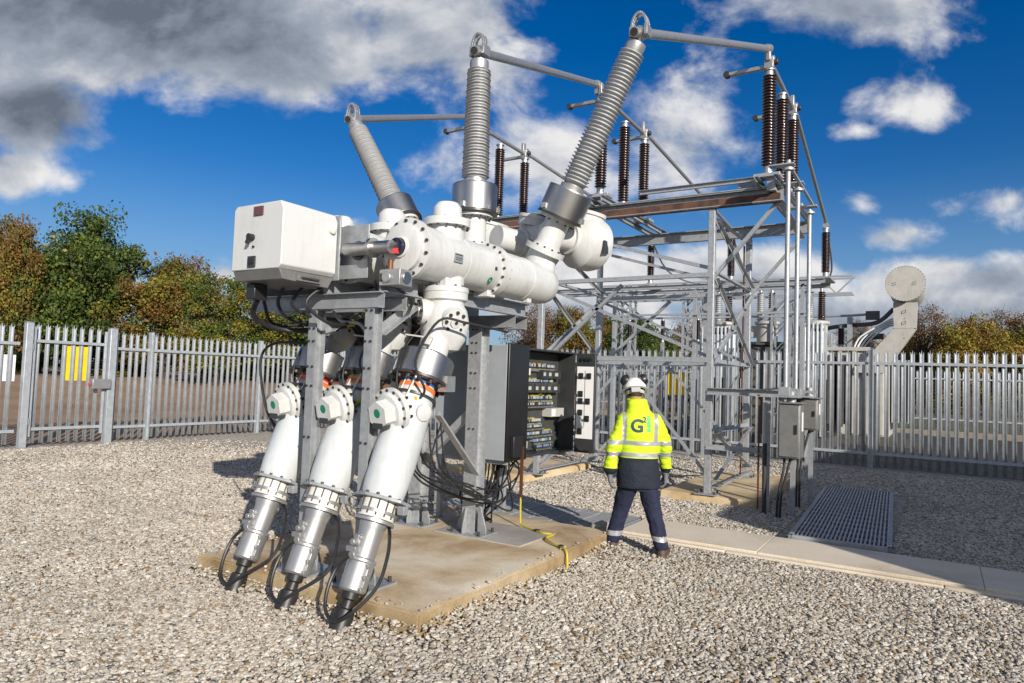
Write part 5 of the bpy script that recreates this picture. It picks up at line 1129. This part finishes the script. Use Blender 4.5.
ly = leafmat('olive yellow leaves', (0.119, 0.128, 0.020), (0.272, 0.221, 0.034)); lo_ = leafmat('orange brown leaves', (.115, .062, .018), (.24, .135, .035)); lb_ = leafmat('brown leaves', (.10, .058, .024), (.20, .115, .05)); lgold = leafmat('golden leaves', (0.272, 0.170, 0.025), (0.408, 0.272, 0.051))
bark = M('bark', (.075, .06, .047), .9, 0, (.045, .036, .03), 6, .5, 20)
def tree_mesh(h, w, seed, mats, weights, nclump=90, per=70, leaf=.16, base=.18, bare=0.):
    rn = random.Random(seed); tb = MB(bark); trunk_top = h * .55
    lean = V((rn.uniform(-.05, .05), rn.uniform(-.05, .05), 0)) * h
    tb.tube([(0, 0, -.3), (0, 0, h * .15), lean * .3 + V((0, 0, h * .35)), lean + V((0, 0, trunk_top)), lean * 1.2 + V((0, 0, h * .8))], [h * .032, h * .026, h * .02, h * .012, h * .004], 8)
    cl_ = []
    lobes = [(V((rn.uniform(-.5, .5) * w * .6, rn.uniform(-.5, .5) * w * .6, h * rn.uniform(base + .2, .80))), w * rn.uniform(.2, .34)) for _ in range(8)] + [(lean + V((0, 0, h * .62)), w * .36), (lean + V((0, 0, h * .82)), w * .22)]
    for i in range(nclump):
        c, r = rn.choice(lobes); d = V((rn.gauss(0, 1), rn.gauss(0, 1), rn.gauss(0, .8))).normalized()
        q = c + d * r * (.55 + .42 * rn.random()); q.z = min(q.z, h * .95)
        if q.z < h * base: continue
        cl_.append(q)
    for q in rn.sample(cl_, min(len(cl_), int(16 + 40 * bare))):
        s = V((0, 0, h * rn.uniform(.25, .6))) + lean * .5; m_ = (s + q) / 2 + V((rn.uniform(-.1, .1), rn.uniform(-.1, .1), -.05)) * h * .5
        tb.tube([s, m_, q], [h * .010, h * .006, h * .002], 5, 3)
    for q in (rn.sample(cl_, int(len(cl_) * bare)) if bare else []):
        for _ in range(4): e = q + V((rn.gauss(0, .5), rn.gauss(0, .5), abs(rn.gauss(.4, .4)))); tb.tube([q, e], [.02, .008], 4)
    vs = []; fs = []; fm = []
    for q in cl_:
        mi = rn.choices(range(len(mats)), weights)[0]; sp = w * rn.uniform(.035, .075)
        for _ in range(int(per * rn.uniform(.5, 1.3) * (1 - bare * .7))):
            g3 = V((rn.gauss(0, 1), rn.gauss(0, 1), rn.gauss(0, .75))); g3 *= min(1, 1.5 / max(.01, g3.length)); p = q + g3 * sp * 1.15; L_ = leaf * rn.uniform(.6, 1.3)
            a = V((rn.gauss(0, 1), rn.gauss(0, 1), rn.gauss(0, 1))).normalized(); b = a.orthogonal(); b.rotate(Matrix.Rotation(rn.uniform(0, 6.28), 3, a)); c = a.cross(b); o = len(vs)
            vs += [p - b * L_ * .5, p + c * L_ * .32 , p + b * L_ * .5, p - c * L_ * .32]; fs.append((o, o+1, o+2, o+3)); fm.append(mi if rn.random() < .85 else rn.randrange(len(mats)))
    me = bpy.data.meshes.new('crown'); me.from_pydata([tuple(v) for v in vs], [], fs)
    for m in mats: me.materials.append(m)
    me.polygons.foreach_set('material_index', fm); me.update()
    return tb, me
PROTO = {}
def tree(kind, label, px, d, top, wpx, z0=0, rz=None, group=None):
    """a tree standing d metres away in the direction px, scaled to its measured height and spread"""
    a = R(32); xc = (px - 512) / 682.67 * d; x = xc * math.cos(a) - d * math.sin(a); y = xc * math.sin(a) + d * math.cos(a)
    hor = 377.5 + .035 * (px - 512); h = (hor - top) / 682.67 * d + 1.72 - z0; w = wpx / 682.67 * d
    t = thing('tree', label, 'tree', (x, y, z0), group, rz if rz is not None else random.uniform(0, 6.28))
    if kind not in PROTO: PROTO[kind] = (lambda r: (r[0], r[1]))(tree_mesh(10, 8, KINDS[kind][0], *KINDS[kind][1:]))
    tb, me = PROTO[kind]
    if isinstance(tb, MB): tr = obj('trunk', tb, t, world=False); PROTO[kind] = (tr.data, me)
    else: tr = link('trunk', tb, t)
    c = link('crown', me, t); t.scale = (w / 8, w / 8, h / 10)
    return t
KINDS = {
 'oak': (11, [ld_, lg, ly], [8, 3, .3], 237, 180, 0.161, .12), 'autumn': (23, [lo_, ly, lg, lb_], [4, 3, 2, 2], 200, 161, 0.161, .10),
 'olive': (31, [ly, lg, lo_, ld_], [5, 4, 1.2, 2], 212, 171, 0.161, .06), 'gold': (41, [lgold, lo_, ly], [3, 3, 3], 187, 152, 0.161, .08),
 'bare': (53, [lb_, lo_], [3, 1], 150, 114, 0.124, .14, .6), 'bush': (61, [lg, ly, ld_, lb_], [3, 3, 3, 1], 187, 171, 0.174, .0)}
G = 'autumn trees beyond the fence'
tree('oak', 'large dark green oak tree, tallest beyond the left fence', 82, 36, 214, 122, .6, 1.0, G)
tree('autumn', 'orange and green tree cut off by the left photo edge', 2, 34, 212, 84, .6, 2.0, G)
tree('autumn', 'orange brown tree right beside the large green oak', 165, 38, 254, 110, .7, .4, G)
tree('olive', 'olive green tree between the orange brown tree and the white box', 218, 36, 276, 92, .7, 3.0, G)
tree('olive', 'yellowish olive tree directly below the white motor box', 290, 40, 292, 100, .7, 5.0, G)
tree('oak', 'green tree behind the switchgear legs, mostly hidden', 365, 44, 290, 110, .6, 2.2, G)
tree('oak', 'small dark green tree at the foot of the orange tree at the left edge', 40, 40, 300, 90, .6, 4.2, G)
tree('bare', 'nearly bare reddish tree behind the nearest breaker tube', 540, 62, 300, 70, 0, 1.2, G)
tree('autumn', 'orange brown tree seen under the left part of the gantry', 578, 60, 306, 70, 0, 2.7, G)
tree('oak', 'dark green tree under the gantry, left of the silver radiators', 640, 58, 316, 70, 0, 3.9, G)
tree('olive', 'olive tree under the gantry between orange and dark green trees', 612, 64, 318, 60, 0, .9, G)
tree('bare', 'thin leafless brown tree behind the silver radiators', 690, 66, 318, 60, 0, 2.0, G)
tree('bare', 'bare brown tree just right of the conservator neck', 926, 52, 302, 74, 0, 3.3, G)
tree('gold', 'golden tree in the middle of the trees at the right', 972, 50, 312, 76, 0, 1.9, G)
tree('bare', 'bare reddish tree at the right photo edge', 1010, 54, 306, 90, 0, .5, G)
tree('autumn', 'orange tree cut off by the right photo edge', 1050, 52, 308, 90, 0, 4.4, G)
tree('gold', 'low golden tree between conservator and bare tree', 905, 58, 326, 60, 0, 5.1, G)
tree('bare', 'leafless tree far behind the transformer pipes', 862, 62, 316, 46, 0, 1.0, G)
hedge = 'dense hedge trees behind the fences'
for i, (px, d, tp, w, lb) in enumerate(((20, 44, 335, 120, 'dark bush under the trees at the left photo edge'), (120, 42, 330, 120, 'low bush under the large oak, right of the yellow sign'), (205, 43, 330, 110, 'low bush behind the fence under the olive tree'), (285, 45, 328, 110, 'low bush behind the fence under the white motor box'), (530, 66, 338, 90, 'low bush right of the grey cabinet top'), (600, 66, 338, 90, 'low bush under the gantry behind the fence'), (670, 66, 340, 90, 'low bush left of the silver radiators'), (930, 56, 345, 80, 'low bush at the foot of the bare tree on the right'), (990, 55, 345, 90, 'low bush at the foot of the golden tree on the right'), (1050, 56, 345, 90, 'low bush cut off by the right photo edge, behind the fence'))):
    q = tree('bush', lb, px, d, tp, w, .6 if px < 400 else 0, i * 1.3, hedge); q.name = 'bush'; q['category'] = 'bush'
